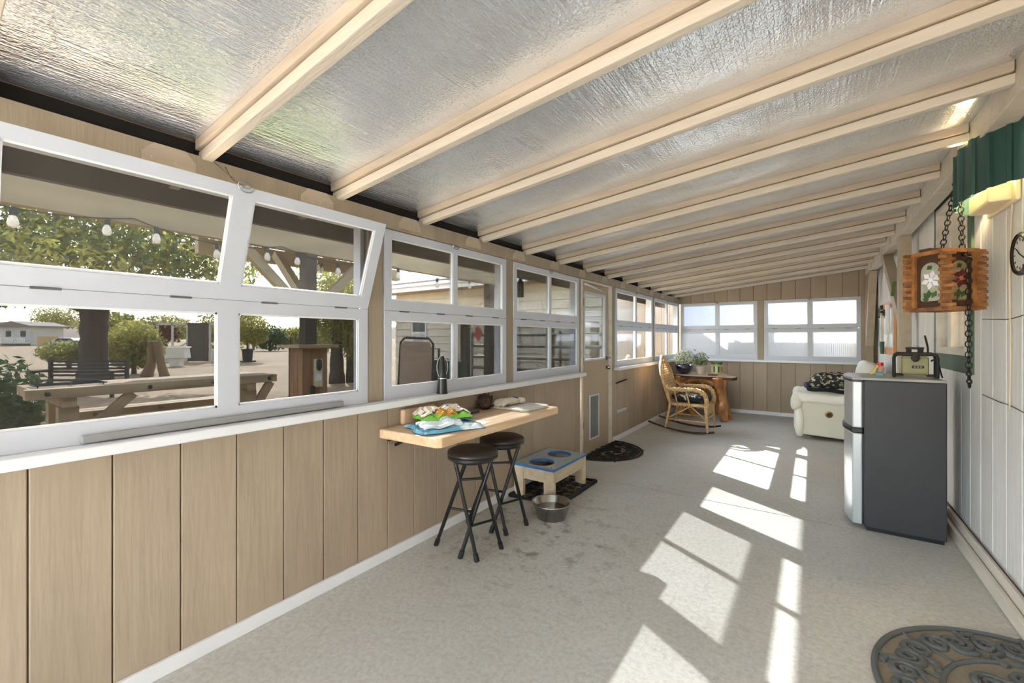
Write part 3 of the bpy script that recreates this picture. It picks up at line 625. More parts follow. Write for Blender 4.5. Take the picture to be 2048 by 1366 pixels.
# ---- bar stools (folding, crossed legs)
def make_stool(label, loc, rz):
    t = thing('bar_stool', label, 'stool', loc, rz, 'folding bar stools at the counter')
    MB().lathe([(.140, .585), (.152, .592), (.152, .606), (.145, .612)], (0, 0, 0), 36).build('seat_rim', 'black_metal', t, True, local=True)
    MB().lathe([(.149, .606), (.153, .616), (.149, .630), (.125, .640), (.06, .645), (0, .646)], (0, 0, 0), 36).build('seat_cushion', 'black_vinyl', t, 'all', local=True)
    MB().lathe([(.13, .575), (.14, .587)], (0, 0, 0), 28).build('seat_base', 'black_metal', t, True, local=True)
    pts = STL
    for k in 'abcd':
        p, q = Vector(pts[k][0]), Vector(pts[k][1]); lg = MB().tube([p, q], .0115, 12).build('leg', 'black_metal', t, True, local=True)
        dr = (q - p).normalized(); MB().tube([q - dr * .045, q], .0155, 12).build('foot_cap', 'black_rubber', lg, True, local=True)
    def on(k, z): p, q = Vector(pts[k][0]), Vector(pts[k][1]); return p + (q - p) * ((p.z - z) / (p.z - q.z))
    for k1, k2, z in (('b', 'd', .47), ('b', 'd', .20), ('a', 'c', .27)): MB().tube([on(k1, z), on(k2, z)], .0075, 10).build('stretcher', 'black_metal', t, True, local=True)
    return t
SC = Vector((-1.675, 1.985, 0))
STL = {}
for k, tp, bt in (('a', (932, 926), (872, 1090)), ('b', (910, 923), (954, 1123)), ('c', (984, 921), (920, 1116)), ('d', (957, 924), (1003, 1097))):
    p = onz(*tp, .575) - SC; q = onz(*bt, 0.0) - SC
    STL[k] = [(p.x, p.y, .585), (q.x, q.y, .0)]
make_stool('black folding bar stool nearest the camera at the wall counter', SC, 0)
make_stool('black folding bar stool behind the nearer stool, beside the dog feeder', SC + Vector((-.055, .37, 0)), 0)

# ---- raised dog feeder on its tray
ty = thing('boot_tray', 'shallow dark tray with scroll relief under the raised dog feeder', 'tray', (-1.84, 3.22, 0))
tx0, tx1, ty0, ty1 = -2.03, -1.60, 2.88, 3.60
MB().box(tx0, tx1, ty0, ty1, 0, .010).build('tray_base', 'mat_tan', ty)
MB().tube([(tx0, ty0, .018), (tx1, ty0, .018), (tx1, ty1, .018), (tx0, ty1, .018)], .018, 8, closed=True).build('tray_rim', 'black_rubber', ty, True)
def scrolls(cells, z, rr, r=random.Random(4)):
    m = MB()
    for cx, cy, s_, a0, sg in cells:
        pts_ = []
        for i in range(22):
            q = i / 21; a = a0 + sg * q * 3.4 * PI; R_ = s_ * (1 - .85 * q)
            pts_.append((cx + R_ * math.cos(a), cy + R_ * math.sin(a), z))
        m.tube(pts_, [rr * (1 - .3 * i / 21) for i in range(22)], 6)
        e = pts_[0]; m.tube(qbez([e, (e[0] + s_ * .9 * math.cos(a0 - sg * 1.2), e[1] + s_ * .9 * math.sin(a0 - sg * 1.2), z), (e[0] + s_ * 1.6 * math.cos(a0 - sg * .6), e[1] + s_ * 1.6 * math.sin(a0 - sg * .6), z)], 5), rr * .85, 6)
    return m
rr_ = random.Random(9); cells = [(tx0 + .06 + .085 * i, ty0 + .06 + .1 * j, .038, rr_.uniform(0, 6), rr_.choice((-1, 1))) for i in range(5) for j in range(7)]
scrolls(cells, .011, .006).build('scroll_relief', 'mat_dark', ty, True)
fe = thing('dog_feeder', 'raised wooden dog feeder with blue grey top and two round holes', 'feeder', (-1.845, 3.23, .01))
fx0, fx1, fy0, fy1, fz = -2.035, -1.655, 2.935, 3.525, .272
m = MB()
def fn_(u, v, dd): return (u, v, dd)
cxm, cyA, cyB, hr = -1.845, 3.075, 3.375, .105
def plate(m, y0, y1, cy, z0, z1):
    """rectangle with a round hole"""
    N = 48; inn = [(cxm + hr * math.cos(2 * PI * i / N), cy + hr * math.sin(2 * PI * i / N)) for i in range(N)]; out = []
    hx, hy = (fx1 - fx0) / 2, (y1 - y0) / 2; ym = (y0 + y1) / 2; xm = (fx0 + fx1) / 2
    for i in range(N):
        a = 2 * PI * i / N; c_, s_ = math.cos(a), math.sin(a); k = min(hx / abs(c_) if abs(c_) > 1e-6 else 9, hy / abs(s_) if abs(s_) > 1e-6 else 9); out.append((xm + c_ * k, ym + s_ * k))
    m.ring(out, inn, z0, z1, fn_)
plate(m, fy0, 3.23, cyA, fz - .018, fz); plate(m, 3.23, fy1, cyB, fz - .018, fz)
ft = m.build('feeder_top', 'feeder_top', fe)
m = MB()
for cy in (cyA, cyB): m.ring([(cxm + (hr + .001) * math.cos(2 * PI * i / 40), cy + (hr + .001) * math.sin(2 * PI * i / 40)) for i in range(40)], [(cxm + (hr - .004) * math.cos(2 * PI * i / 40), cy + (hr - .004) * math.sin(2 * PI * i / 40)) for i in range(40)], fz - .02, fz + .001, fn_)
e_ = .003
m.box(fx0 - e_, fx0, fy0 - e_, fy1 + e_, fz - .018, fz + .0005); m.box(fx1, fx1 + e_, fy0 - e_, fy1 + e_, fz - .018, fz + .0005); m.box(fx0, fx1, fy0 - e_, fy0, fz - .018, fz + .0005); m.box(fx0, fx1, fy1, fy1 + e_, fz - .018, fz + .0005)
m.build('painted_edge', 'blue_paint', ft)
zb = fz - .018
for a in ((fx0 + .01, fx0 + .03, fy0 + .05, fy1 - .05), (fx1 - .03, fx1 - .01, fy0 + .05, fy1 - .05), (fx0 + .05, fx1 - .05, fy0 + .01, fy0 + .03), (fx0 + .05, fx1 - .05, fy1 - .03, fy1 - .01)): MB().box(*a, zb - .10, zb).build('apron', 'raw_pine', fe, bevel=.002)
for xa, xb in ((fx0 + .002, fx0 + .092), (fx1 - .092, fx1 - .002)):
    for ya, yb in ((fy0 + .001, fy0 + .039), (fy1 - .039, fy1 - .001)): MB().box(xa, xb, ya, yb, .011, zb).build('leg', 'raw_pine', fe, bevel=.003)
MB().box(fx0 + .03, fx1 - .03, fy0 + .03, fy1 - .03, .15, .158).build('inner_shelf', 'rust_inside', fe)
for sx_ in (fx0 + .05, fx1 - .05):
    for sy_ in (fy0 + .05, 3.23, fy1 - .05): MB().cyl((sx_, sy_, fz), .006, .001, 8).build('screw', 'dark_gap', ft)
# water bowl
wb = thing('dog_bowl', 'stainless steel water bowl standing on the floor by the feeder', 'bowl', (-1.556, 2.727, 0))
MB().lathe([(.0, .004), (.085, .004), (.098, .012), (.132, .112), (.138, .118), (.144, .116), (.144, .110), (.136, .106), (.104, .004), (.09, 0), (0, 0)], (0, 0, 0), 48).build('bowl_shell', 'steel', wb, 'all', local=True)
MATS['water'] = glass_mat('water', .72, .01, gloss=.16, rough=.01)
MB().lathe([(0, .068), (.117, .068)], (0, 0, 0), 40, 'Z', True).build('water', 'water', wb, local=True)

# ---- half round door mats
def half_mat(label, c, r, ang, seed, mats, zt=.012):
    t = thing('door_mat', label, 'doormat', (c[0], c[1], 0), ang)        # local: flat side on the y axis, round side towards +x
    hp = arc(0, 0, r, -PI / 2, PI / 2, 40)
    MB().prism(hp, 0, .006).build('mat_base', mats[0], t, local=True)
    m = MB(); m.tube([(x_, y_, .008) for x_, y_ in arc(0, 0, r - .012, -PI / 2, PI / 2, 48)], .012, 8); m.tube([(0.008, -r, .008), (.008, r, .008)], .012, 8); m.build('outer_rim', mats[1], t, True, local=True)
    m = MB(); ri = r * .62; m.tube([(x_, y_, .008) for x_, y_ in arc(0, 0, ri, -PI / 2, PI / 2, 40)], .010, 8); m.build('inner_arc', mats[1], t, True, local=True)
    nb = 7
    for i in range(1, nb):
        a = -PI / 2 + PI * i / nb; MB().tube([(ri * math.cos(a), ri * math.sin(a), .008), ((r - .01) * math.cos(a), (r - .01) * math.sin(a), .008)], .007, 6).build('radial_bar', mats[1], t, True, local=True)
    rq = random.Random(seed); cells = []
    for i in range(nb):
        for k in (.28, .72):
            a = -PI / 2 + PI * (i + k) / nb; R_ = r * .81; cells.append((R_ * math.cos(a), R_ * math.sin(a), r * .095, rq.uniform(0, 6), rq.choice((-1, 1))))
    for R_, n_ in ((r * .42, 5), (r * .18, 3)):
        for i in range(n_):
            a = -PI / 2 + PI * (i + .5) / n_; cells.append((R_ * math.cos(a), R_ * math.sin(a), r * .105, rq.uniform(0, 6), rq.choice((-1, 1))))
    scrolls(cells, .008, r * .026).build('scroll_relief', mats[1], t, True, local=True)
    return t
half_mat('grey rubber half round mat with scrolls by the house wall', (.735, 2.20), .545, PI, 3, ('mat_base', 'mat_rubber'))
half_mat('brown half round scroll doormat in front of the back door', (-2.038, 4.70), .49, 0, 8, ('mat_tan', 'mat_dark'))

# ---- wicker rocking chair (faces +X)
rk = thing('rocking_chair', 'woven wicker rocking chair with braided arms in the far corner', 'rocking chair', (-1.34, 6.47, 0))
def rocker_z(x): return .016 + (.17 if x < 0 else .55) * x * x * (1.55 if x < 0 else 1.0)
for s in (-1, 1):
    MB().tube([(x_, s * .26, rocker_z(x_)) for x_ in [-.60 + .87 * i / 24 for i in range(25)]], .014, 8).build('rocker', 'dark_wood', rk, True, local=True)
    MB().tube([(.16, s * .25, .40), (.19, s * .26, rocker_z(.19))], [.022, .016], 8).build('leg', 'wicker', rk, True, local=True)
    MB().tube([(-.30, s * .23, .40), (-.36, s * .26, rocker_z(-.36))], [.02, .015], 8).build('leg', 'wicker', rk, True, local=True)
    # braided arm: three strands round a path
    path = qbez([(-.36, s * .25, .66), (-.30, s * .28, .60), (-.1, s * .29, .60), (.06, s * .29, .60), (.15, s * .28, .55), (.18, s * .26, .44), (.17, s * .25, .36)], 10)
    ar = MB()
    for k in range(3):
        hel = []
        for i, p in enumerate(path):
            tdir = (path[min(i + 1, len(path) - 1)] - path[max(i - 1, 0)]).normalized(); a_ = tdir.cross(Vector((0, 1, 0))).normalized(); b_ = tdir.cross(a_); an = i * .62 + k * 2 * PI / 3
            hel.append(p + (a_ * math.cos(an) + b_ * math.sin(an)) * .016)
        ar.tube(hel, .015, 6)
    ar.build('arm', 'wicker', rk, 'all', local=True)
    for x_ in (-.22, -.06): MB().tube([(x_ - .02, s * .28, .59), (x_ + .03, s * .27, .36)], .010, 8).build('spindle', 'wicker', rk, True, local=True)
    MB().tube([(-.33, s * .25, .17), (.17, s * .25, .17)], .010, 8).build('stretcher', 'wicker', rk, True, local=True)
    MB().tube([(-.02, s * .26, .37), (.17, s * .255, .20)], .008, 8).build('stay', 'wicker', rk, True, local=True)
    MB().tube([(-.02, s * .24, .37), (-.34, s * .245, .18)], .008, 8).build('stay', 'wicker', rk, True, local=True)
MB().tube([(-.33, -.25, .19), (-.33, .25, .19)], .010, 8).build('stretcher', 'wicker', rk, True, local=True)
MB().tube([(.17, -.25, .21), (.17, .25, .21)], .010, 8).build('stretcher', 'wicker', rk, True, local=True)
sf = MB(); sf.sup((-.07, 0, .385), .26, .26, .028, .4, .4); sf.build('seat', 'wicker', rk, True, local=True)
ap = MB(); ap.prism([(-.25, .38), (.25, .38), (.25, .30), (.17, .255), (.06, .29), (0, .27), (-.06, .29), (-.17, .255), (-.25, .30)], .17, .19, lambda u, v, dd: (dd, u, v)); ap.build('front_skirt', 'wicker', rk, local=True)
def back(u, z):            # u lateral, z height -> leaning plane
    return Vector((-.31 - (z - .40) * .27, u, z))
outl = qbez([(-.22, .40), (-.24, .62), (-.25, .80), (-.16, .95), (0, 1.045), (.16, .95), (.25, .80), (.24, .62), (.22, .40)], 8) if False else None
op = [(-.22, .40), (-.25, .60), (-.26, .78), (-.20, .90), (-.10, .97), (0, 1.035), (.10, .97), (.20, .90), (.26, .78), (.25, .60), (.22, .40)]
op = [(p.x, p.y) for p in qbez([(a, b, 0) for a, b in op], 6)]
MB().tube([back(a, b) for a, b in op], .023, 8).build('back_frame', 'wicker', rk, 'all', local=True)
MB().tube([back(a * .62, .42 + (b - .40) * .86) for a, b in op], .014, 8).build('back_inner_hoop', 'wicker', rk, 'all', local=True)
wv = MB()
for i in range(-7, 8):
    u = i * .028; zt = max(b for a, b in op if abs(a - u) < .05) - .04
    wv.tube([back(u, .42), back(u, zt)], .0045, 5)
for j in range(18):
    z = .44 + j * .031; xs_ = [a for a, b in op if abs(b - z) < .03]; hw_ = max(xs_) - .015 if xs_ else .1
    wv.tube([back(-hw_ + 2 * hw_ * k / 12, z) + Vector((.006 * (1 if (k + j) % 2 else -1), 0, 0)) for k in range(13)], .0055, 5)
wv.build('back_weave', 'wicker', rk, 'all', local=True)
MB().tube([back(-.24, .60), back(.24, .60)], .011, 8).build('back_rail', 'wicker', rk, True, local=True)
def crush(a): return lambda p: Vector((.008 * math.sin(22 * p.y + a), .006 * math.sin(19 * p.x), .008 * math.sin(14 * p.x + 17 * p.y + a)))
cu = MB().sup((0, 0, .05), .235, .245, .055, .6, .35, 32, 15, crush(1)); cu = cu.build('seat_cushion', 'cushion_cloth', None, 'all'); cu.location = (-1.40, 6.47, .415); tag(cu, 'black and cream patterned cushion on the rocking chair seat', 'cushion')

# ---- live edge burl table in the corner
tb = thing('burl_table', 'live edge wooden table on gnarled root legs in the far corner', 'table', (-1.5, 7.8, 0))
tp = [(-1.97, 7.55), (-1.72, 7.42), (-1.45, 7.40), (-1.25, 7.44), (-1.02, 7.38), (-.985, 7.62), (-1.12, 7.80), (-1.20, 8.10), (-1.42, 8.30), (-1.75, 8.33), (-1.98, 8.22)]
tp = [(p.x, p.y) for p in qbez([(a, b, 0) for a, b in tp + tp[:1]], 4)][:-1]
MB().prism(tp, .655, .70).build('table_top', 'burl_top', tb, bevel=.006)
m = MB(); n_ = len(tp); m.ring([(x_ * 1.0 + (x_ + 1.5) * .018, y_ + (y_ - 7.85) * .018) for x_, y_ in tp], [(x_ - (x_ + 1.5) * .01, y_ - (y_ - 7.85) * .01) for x_, y_ in tp], .650, .690, lambda u, v, dd: (u, v, dd)); m.build('bark_edge', 'bark', tb)
def root(pts_, rs, nm='leg'):
    P_ = qbez(pts_, 6); R2 = []
    for i in range(len(P_)):
        q = i / (len(P_) - 1) * (len(rs) - 1); k = min(int(q), len(rs) - 2); R2.append((rs[k] + (rs[k + 1] - rs[k]) * (q - k)) * (1 + .08 * math.sin(i * 1.7)))
    return MB().tube(P_, R2, 10).build(nm, 'burl', tb, 'all')
root([(-1.22, 7.52, .67), (-1.20, 7.50, .50), (-1.16, 7.48, .34), (-1.15, 7.42, .16), (-1.12, 7.38, .0)], [.13, .075, .06, .07, .05])
root([(-1.22, 7.55, .40), (-1.14, 7.6, .22), (-1.08, 7.64, .0)], [.05, .055, .035])
root([(-1.80, 7.56, .67), (-1.83, 7.55, .45), (-1.80, 7.56, .22), (-1.84, 7.55, .0)], [.12, .07, .06, .075])
root([(-1.78, 7.57, .30), (-1.70, 7.62, .14), (-1.62, 7.66, .0)], [.05, .05, .03])
root([(-1.72, 8.12, .67), (-1.74, 8.12, .3), (-1.76, 8.14, .0)], [.10, .06, .07])
root([(-1.36, 8.08, .67), (-1.34, 8.08, .3), (-1.32, 8.10, .0)], [.10, .06, .07])
root([(-1.80, 7.52, .52), (-1.66, 7.50, .61), (-1.50, 7.49, .635), (-1.34, 7.50, .60), (-1.22, 7.51, .50)], [.045, .04, .03, .04, .05], 'arched_apron')
root([(-1.48, 7.56, .64), (-1.44, 7.6, .45), (-1.46, 7.66, .30)], [.05, .035, .02], 'root_stub')
# things on the table
def leaf_cluster(m, c, rx, rz, n, s0, s1, r, zmin=0):
    for _ in range(n):
        while True:
            q = Vector((r.uniform(-1, 1), r.uniform(-1, 1), r.uniform(-.7, 1)))
            if q.length < 1: break
        p = Vector(c) + Vector((q.x * rx, q.y * rx, q.z * rz)); n1 = Vector((r.gauss(0, 1), r.gauss(0, 1), r.gauss(.4, 1))).normalized(); t1 = n1.orthogonal().normalized(); t1.rotate(Matrix.Rotation(r.uniform(0, 6.3), 3, n1)); s_ = r.uniform(s0, s1); b1 = n1.cross(t1) * s_ * .35
        m.add([p - t1 * s_, p + b1 + n1 * s_ * .15, p + t1 * s_, p - b1 + n1 * s_ * .15], [(0, 1, 2, 3)])
r = random.Random(21)
pl = thing('bowl_planter', 'dark glazed bowl planter with white and purple flowers on the table', 'planter', (-1.80, 7.72, .70))
MB().lathe([(.0, .0), (.06, 0), (.10, .03), (.135, .09), (.145, .15), (.139, .15), (.128, .10), (.10, .10), (0, .10)], (0, 0, 0), 32).build('bowl', 'glaze_navy', pl, 'all', local=True)
MB().lathe([(.0, .135), (.137, .13)], (0, 0, 0), 24).build('soil', 'soil', pl, local=True)
m = MB(); leaf_cluster(m, (0, 0, .27), .18, .15, 620, .012, .026, r); m.build('leaves', 'plant_pale', pl, local=True)['kind'] = 'stuff'
m = MB(); leaf_cluster(m, (.02, 0, .26), .16, .13, 260, .014, .030, r); m.build('foliage', 'plant_green', pl, local=True)['kind'] = 'stuff'
m = MB(); leaf_cluster(m, (.02, 0, .30), .20, .14, 300, .010, .018, r); m.build('white_flowers', 'plant_white', pl, local=True)['kind'] = 'stuff'
m = MB(); leaf_cluster(m, (.08, 0, .34), .17, .11, 90, .010, .016, r); m.build('purple_flowers', 'plant_purple', pl, local=True)['kind'] = 'stuff'
fp = thing('flower_pot', 'small cream clay pot with bushy green plant on the table', 'planter', (-1.55, 7.80, .70))
MB().lathe([(0, 0), (.055, 0), (.072, .11), (.075, .11), (.075, .125), (.068, .125), (.06, .10), (0, .10)], (0, 0, 0), 24).build('pot', 'terracotta', fp, True, local=True)
MB().lathe([(0, .115), (.067, .112)], (0, 0, 0), 20).build('soil', 'soil', fp, local=True)
m = MB(); leaf_cluster(m, (0, 0, .24), .13, .13, 460, .012, .024, r); m.build('foliage', 'plant_green', fp, local=True)['kind'] = 'stuff'
m = MB(); leaf_cluster(m, (0, 0, .27), .13, .12, 110, .009, .014, r); m.build('white_flowers', 'plant_white', fp, local=True)['kind'] = 'stuff'
cn = thing('tin_can', 'large yellow and green printed tin at the back of the table', 'tin', (-1.33, 7.95, .70))
MB().lathe([(0, 0), (.085, 0), (.087, .004), (.087, .20), (.085, .205)], (0, 0, 0), 28).build('can_body', 'can_label', cn, True, local=True)
MB().lathe([(.088, .165), (.0885, .205), (.083, .207), (0, .205)], (0, 0, 0), 28).build('lid', 'can_green', cn, True, local=True)
for a in (-2.0, -1.2, -.4): MB().grid(lambda u, v: Vector((.0878 * math.cos(a + .3 * u), .0878 * math.sin(a + .3 * u), .03 + .10 * v)), 5, 3).build('label_print', 'can_green', cn, local=True)
tr = MB().box(-1.40, -1.27, 7.58, 7.70, .70, .715).build('wood_coaster', 'dark_wood', bevel=.004); tag(tr, 'small dark wooden slab lying in front of the tin on the table', 'coaster')

# ---- cream leather recliner (faces -X)
rc_ = thing('recliner', 'puffy cream leather recliner against the house wall', 'armchair', (.28, 7.18, 0))
def wrk(a, k=.010): return lambda p: Vector((k * .5 * math.sin(31 * p.y + 9 * p.z + a), k * .4 * math.sin(23 * p.x + a), k * math.sin(26 * p.x + 5 * p.y + a) + k * .6 * math.sin(41 * p.x + 13 * p.y)))
MB().box(-.10, .66, 6.86, 7.50, .05, .30).build('base', 'leather_panel', rc_, bevel=.03)
MB().sup((.20, 7.18, .40), .36, .26, .10, .5, .35, 32, 15, wrk(0)).build('seat', 'leather_cream', rc_, 'all')
for s, nm in ((-1, 0), (1, 1)):
    y = 7.18 + s * .40
    pn = MB(); pn.prism([(-.12, .06), (.60, .03), (.60, .50), (-.12, .53)], y - .035 if s > 0 else y - .05, y + .05 if s > 0 else y + .035, lambda u, v, dd: (u, dd, v)); pn = pn.build('side_panel', 'leather_panel', rc_, bevel=.015)
    if s < 0:
        MB().lathe([(0, -.004), (.03, -.004), (.042, 0), (.042, .01)], (.17, y - .056, .34), 24, 'Y').build('lever_bezel', 'brass', pn, True)
        MB().lathe([(0, -.007), (.024, -.007), (.028, 0)], (.17, y - .058, .34), 20, 'Y').build('lever', 'bark', pn, True)
    MB().sup((.21, y, .545), .40, .105, .075, .55, .4, 40, 17, wrk(s, .009)).build('arm_pad', 'leather_cream', rc_, 'all')
    MB().sup((-.165, y, .48), .075, .10, .12, .8, .7, 24, 15, wrk(2 + s, .012)).build('arm_front', 'leather_cream', rc_, 'all')
    MB().sup((-.145, y, .22), .055, .085, .20, .7, .7, 24, 15, wrk(4 + s, .012)).build('arm_front', 'leather_cream', rc_, 'all')
MB().sup((-.14, 7.18, .24), .07, .29, .19, .5, .35, 28, 15, wrk(1, .008)).build('footrest', 'leather_cream', rc_, 'all')
def lean(m, ax, az, ang):
    for i, v in enumerate(m.v):
        x_, z_ = v[0] - ax, v[2] - az; m.v[i] = (ax + x_ * math.cos(ang) + z_ * math.sin(ang), v[1], az - x_ * math.sin(ang) + z_ * math.cos(ang))
    return m
lean(MB().sup((.50, 7.18, .82), .10, .33, .19, .55, .45, 32, 17, wrk(3, .012)), .5, .45, .18).build('back_cushion', 'leather_cream', rc_, 'all')
lean(MB().sup((.51, 7.18, .58), .10, .30, .16, .55, .45, 32, 15, wrk(5, .012)), .5, .45, .18).build('lumbar_cushion', 'leather_cream', rc_, 'all')
lean(MB().sup((.60, 7.18, .60), .07, .36, .36, .4, .35, 28, 15), .5, .45, .14).build('back_shell', 'leather_panel', rc_, 'all')
# camouflage blanket folded over the near arm
bl = thing('camo_blanket', 'folded camouflage print blanket heaped on the recliner arm', 'blanket', (.20, 6.80, .625))
def bwr(p): return Vector((.012 * math.sin(18 * p.z + 9 * p.y), .02 * math.sin(9 * p.x), .028 * math.sin(7 * p.x + 1.9) + .010 * math.sin(25 * p.x + 13 * p.y)))
MB().sup((.02, .02, .115), .27, .16, .105, .75, .5, 40, 19, bwr).build('fold', 'camo', bl, 'all', local=True)
MB().tube(qbez([(-.24, -.13, .06), (-.22, -.15, .03), (-.05, -.16, .035), (.10, -.15, .015), (.18, -.15, .02)], 6), .026, 8).build('rolled_edge', 'black_fabric', bl, 'all', local=True)
m = MB()
for k in range(5): m.tube(qbez([(.19, -.12 + .012 * k, .18 - .01 * k), (.26, -.13 + .02 * k, .12), (.31, -.10 + .03 * k, .07 - .012 * k)], 5), .024 - .002 * k, 8)
m.sup((.25, -.03, .10), .07, .12, .075, .8, .6, 24, 13, bwr); m.build('lining', 'black_fabric', bl, 'all', local=True)
MB().sup((-.265, -.05, .075), .03, .06, .04, .8, .8).build('corner_tag', 'plant_purple', bl, 'all', local=True)

# ---- small wooden rack behind the fridge
rkx = thing('wooden_rack', 'small orange wooden slatted rack standing behind the fridge', 'rack', (.45, 5.35, 0))
for xa, ya in ((.275, 5.24), (.275, 5.52), (.62, 5.24), (.62, 5.52)): MB().box(xa - .012, xa + .012, ya - .016, ya + .016, 0, .50 if xa < .4 else .53).build('upright', 'orange_wood', rkx, bevel=.003)
for z in (.10, .25, .40):
    for yk in range(4): MB().bar((.265, 5.255 + .083 * yk, z - .005), (.63, 5.255 + .083 * yk, z + .06), .045, .012).build('slat', 'orange_wood', rkx)

# ---- mini fridge (doors face -X)
FR = Vector((.44, 4.0, 0)); fr = thing('mini_fridge', 'dark grey mini fridge with silver double doors by the house wall', 'refrigerator', FR)
MB().box(.285, .69, 3.755, 4.235, .025, 1.018).build('cabinet', 'fridge_side', fr, bevel=.006)
MB().box(.30, .68, 3.77, 4.22, 0, .03).build('plinth', 'fridge_black', fr)
def front(y0, y1, xe, bulge, n=16): return [(xe - bulge * (1 - ((2 * i / (n - 1) - 1) ** 2)), y0 + (y1 - y0) * i / (n - 1)) for i in range(n)]
def slab(y0, y1, xe, bulge, xb): return front(y0, y1, xe, bulge) + [(xb, y1), (xb, y0)]
MB().prism(slab(3.75, 4.24, .222, .035, .69), 1.018, 1.036).build('top_panel', 'fridge_top', fr, bevel=.004)
for z0, z1 in ((.035, .655), (.69, 1.01)):
    dr = MB().prism(slab(3.757, 4.233, .225, .033, .278), z0, z1).build('door', 'fridge_door', fr, bevel=.008)
    MB().box(.276, .287, 3.762, 4.228, z0 + .005, z1 - .005).build('gasket', 'fridge_black', dr)
MB().prism(slab(3.753, 4.237, .218, .037, .28), .655, .69).build('handle_band', 'fridge_black', fr, bevel=.006)
MB().prism(slab(3.753, 4.237, .221, .037, .28), .1008 + .905, 1.018).build('top_band', 'fridge_black', fr)
MB().prism([(p[0] - .002, p[1]) for p in front(3.86, 3.95, .212, .012, 5)] + [(.22, 3.95), (.22, 3.86)], .955, .962).build('badge', 'fridge_black', fr)
MB().box(.69, .70, 4.0, 4.06, .60, .68).build('rear_clip', 'fridge_black', fr)
MB().box(.30, .33, 3.775, 3.80, 0, .026).build('foot', 'hinge_metal', fr)
ZF = 1.036
# ---- jobsite radio
rd = thing('worksite_radio', 'khaki worksite radio in a black roll cage on the fridge', 'radio', (.565, 3.93, ZF), math.radians(-6)); rd.scale = (.78, .85, .95)
MB().box(-.085, .085, -.055, .09, .022, .152).build('body', 'radio_khaki', rd, bevel=.012, local=True)
MB().box(-.08, .08, -.058, -.054, .035, .14).build('front_panel', 'radio_khaki', rd, bevel=.003, local=True)
for k, y in enumerate((-.085, .11)):
    pts_ = [(-.135, y, .012), (-.135, y, .14), (-.128, y, .158), (-.11, y, .168), (.11, y, .168), (.128, y, .158), (.135, y, .14), (.135, y, .012)]
    MB().tube(pts_, .012, 10).build('cage_hoop', 'black_rubber', rd, True, local=True)
for x_ in (-.135, .135):
    MB().tube([(x_, -.085, .014), (x_, .11, .014)], .012, 10).build('cage_rail', 'black_rubber', rd, True, local=True)
    MB().box(min(x_, x_ * .55), max(x_, x_ * .55), -.06, .09, .012, .024).build('mount', 'black_rubber', rd, local=True)
hd = MB(); hd.box(-.055, -.02, .0, .04, .165, .205).box(.02, .055, .0, .04, .165, .205).box(-.06, .06, .0, .04, .20, .216); hd.build('handle', 'black_rubber', rd, bevel=.006, local=True)
MB().lathe([(.028, 0), (.026, -.012), (.012, -.018), (0, -.018)], (0.0, -.092, .142), 18, 'Y').build('dial', 'socket_black', rd, True, local=True)
MB().box(-.02, .055, -.062, -.057, .07, .088).build('badge', 'socket_black', rd, bevel=.002, local=True)
for x_ in (-.008, .012, .03): MB().box(x_, x_ + .012, -.0635, -.061, .074, .084).build('badge_mark', 'radio_grey', rd, local=True)
MB().tube(qbez([(.085, .06, .165), (.083, .06, .22), (.065, .06, .30)], 5), [.007] * 10 + [.005], 8).build('antenna', 'black_rubber', rd, True, local=True)
MB().tube(qbez([(.10, .0, .12), (.13, .01, .13), (.15, .02, .09), (.165, .04, .03), (.175, .08, .005)], 6), .006, 8).build('power_cord', 'black_rubber', rd, True, local=True)
pb = thing('pill_bottle', 'small clear bottle with red cap on the fridge top', 'bottle', (.405, 4.12, ZF))
MB().lathe([(0, 0), (.022, 0), (.024, .005), (.024, .055), (.016, .068)], (0, 0, 0), 16).build('bottle', 'clear_plastic', pb, True, local=True); MB().lathe([(.02, .066), (.02, .088), (0, .089)], (0, 0, 0), 16).build('cap', 'red_plastic', pb, True, local=True)
m = lean(MB().box(-.005, .002, -.03, .03, 0, .075), 0, 0, .5); m = m.build('seed_packet', 'yellow_card', None); m.location = (.352, 4.08, ZF + .003); tag(m, 'yellow packet leaning beside the red capped bottle', 'packet')
m = MB().box(-.02, .02, -.025, .025, 0, .018).build('matchbox', 'blue_card', bevel=.002); m.location = (.392, 4.03, ZF); tag(m, 'tiny light blue box lying on the fridge top', 'box')

# ---- wooden slat lantern on chains
LC = Vector((.585, 3.27, 1.448)); LA = math.radians(40)
ln = thing('hanging_lantern', 'square slatted wood lantern with stained glass flowers on chains', 'lantern', LC, LA)
S = .092; H = .325; sl_ = MB
for cx_, cy_ in ((-1, -1), (1, -1), (1, 1), (-1, 1)):
    for lay in range(2):
        pass
slx = MB().box(-.027, .027, -.0085, .0085, -.008, .008).build('slat', 'lantern_wood', ln, local=True)
nsl = 19; used = False
for k in range(nsl):
    z = .012 + k * (H - .024) / (nsl - 1)
    for cx_, cy_ in ((-1, -1), (1, -1), (1, 1), (-1, 1)):
        if k % 2 == 0: loc, rot = (cx_ * (S + .012), cy_ * S, z), (0, 0, 0)
        else: loc, rot = (cx_ * S, cy_ * (S + .012), z), (0, 0, PI / 2)
        if not used: slx.location = loc; slx.rotation_euler = rot; used = True
        else: place(slx, loc, rot, ln)
for z0, z1 in ((0, .02), (H - .02, H)):
    for a in (0, PI / 2, PI, 3 * PI / 2):
        o = MB().box(-S, S, -S - .009, -S + .009, z0, z1).build('rail', 'lantern_wood', ln, local=True); o.rotation_euler = (0, 0, a)
for a in (0, PI / 2, PI, 3 * PI / 2):
    for x_ in (-S + .012, S - .012):
        o = MB().box(x_ - .012, x_ + .012, -S - .006, -S + .012, .02, H - .02).build('stile', 'lantern_wood', ln, local=True); o.rotation_euler = (0, 0, a)
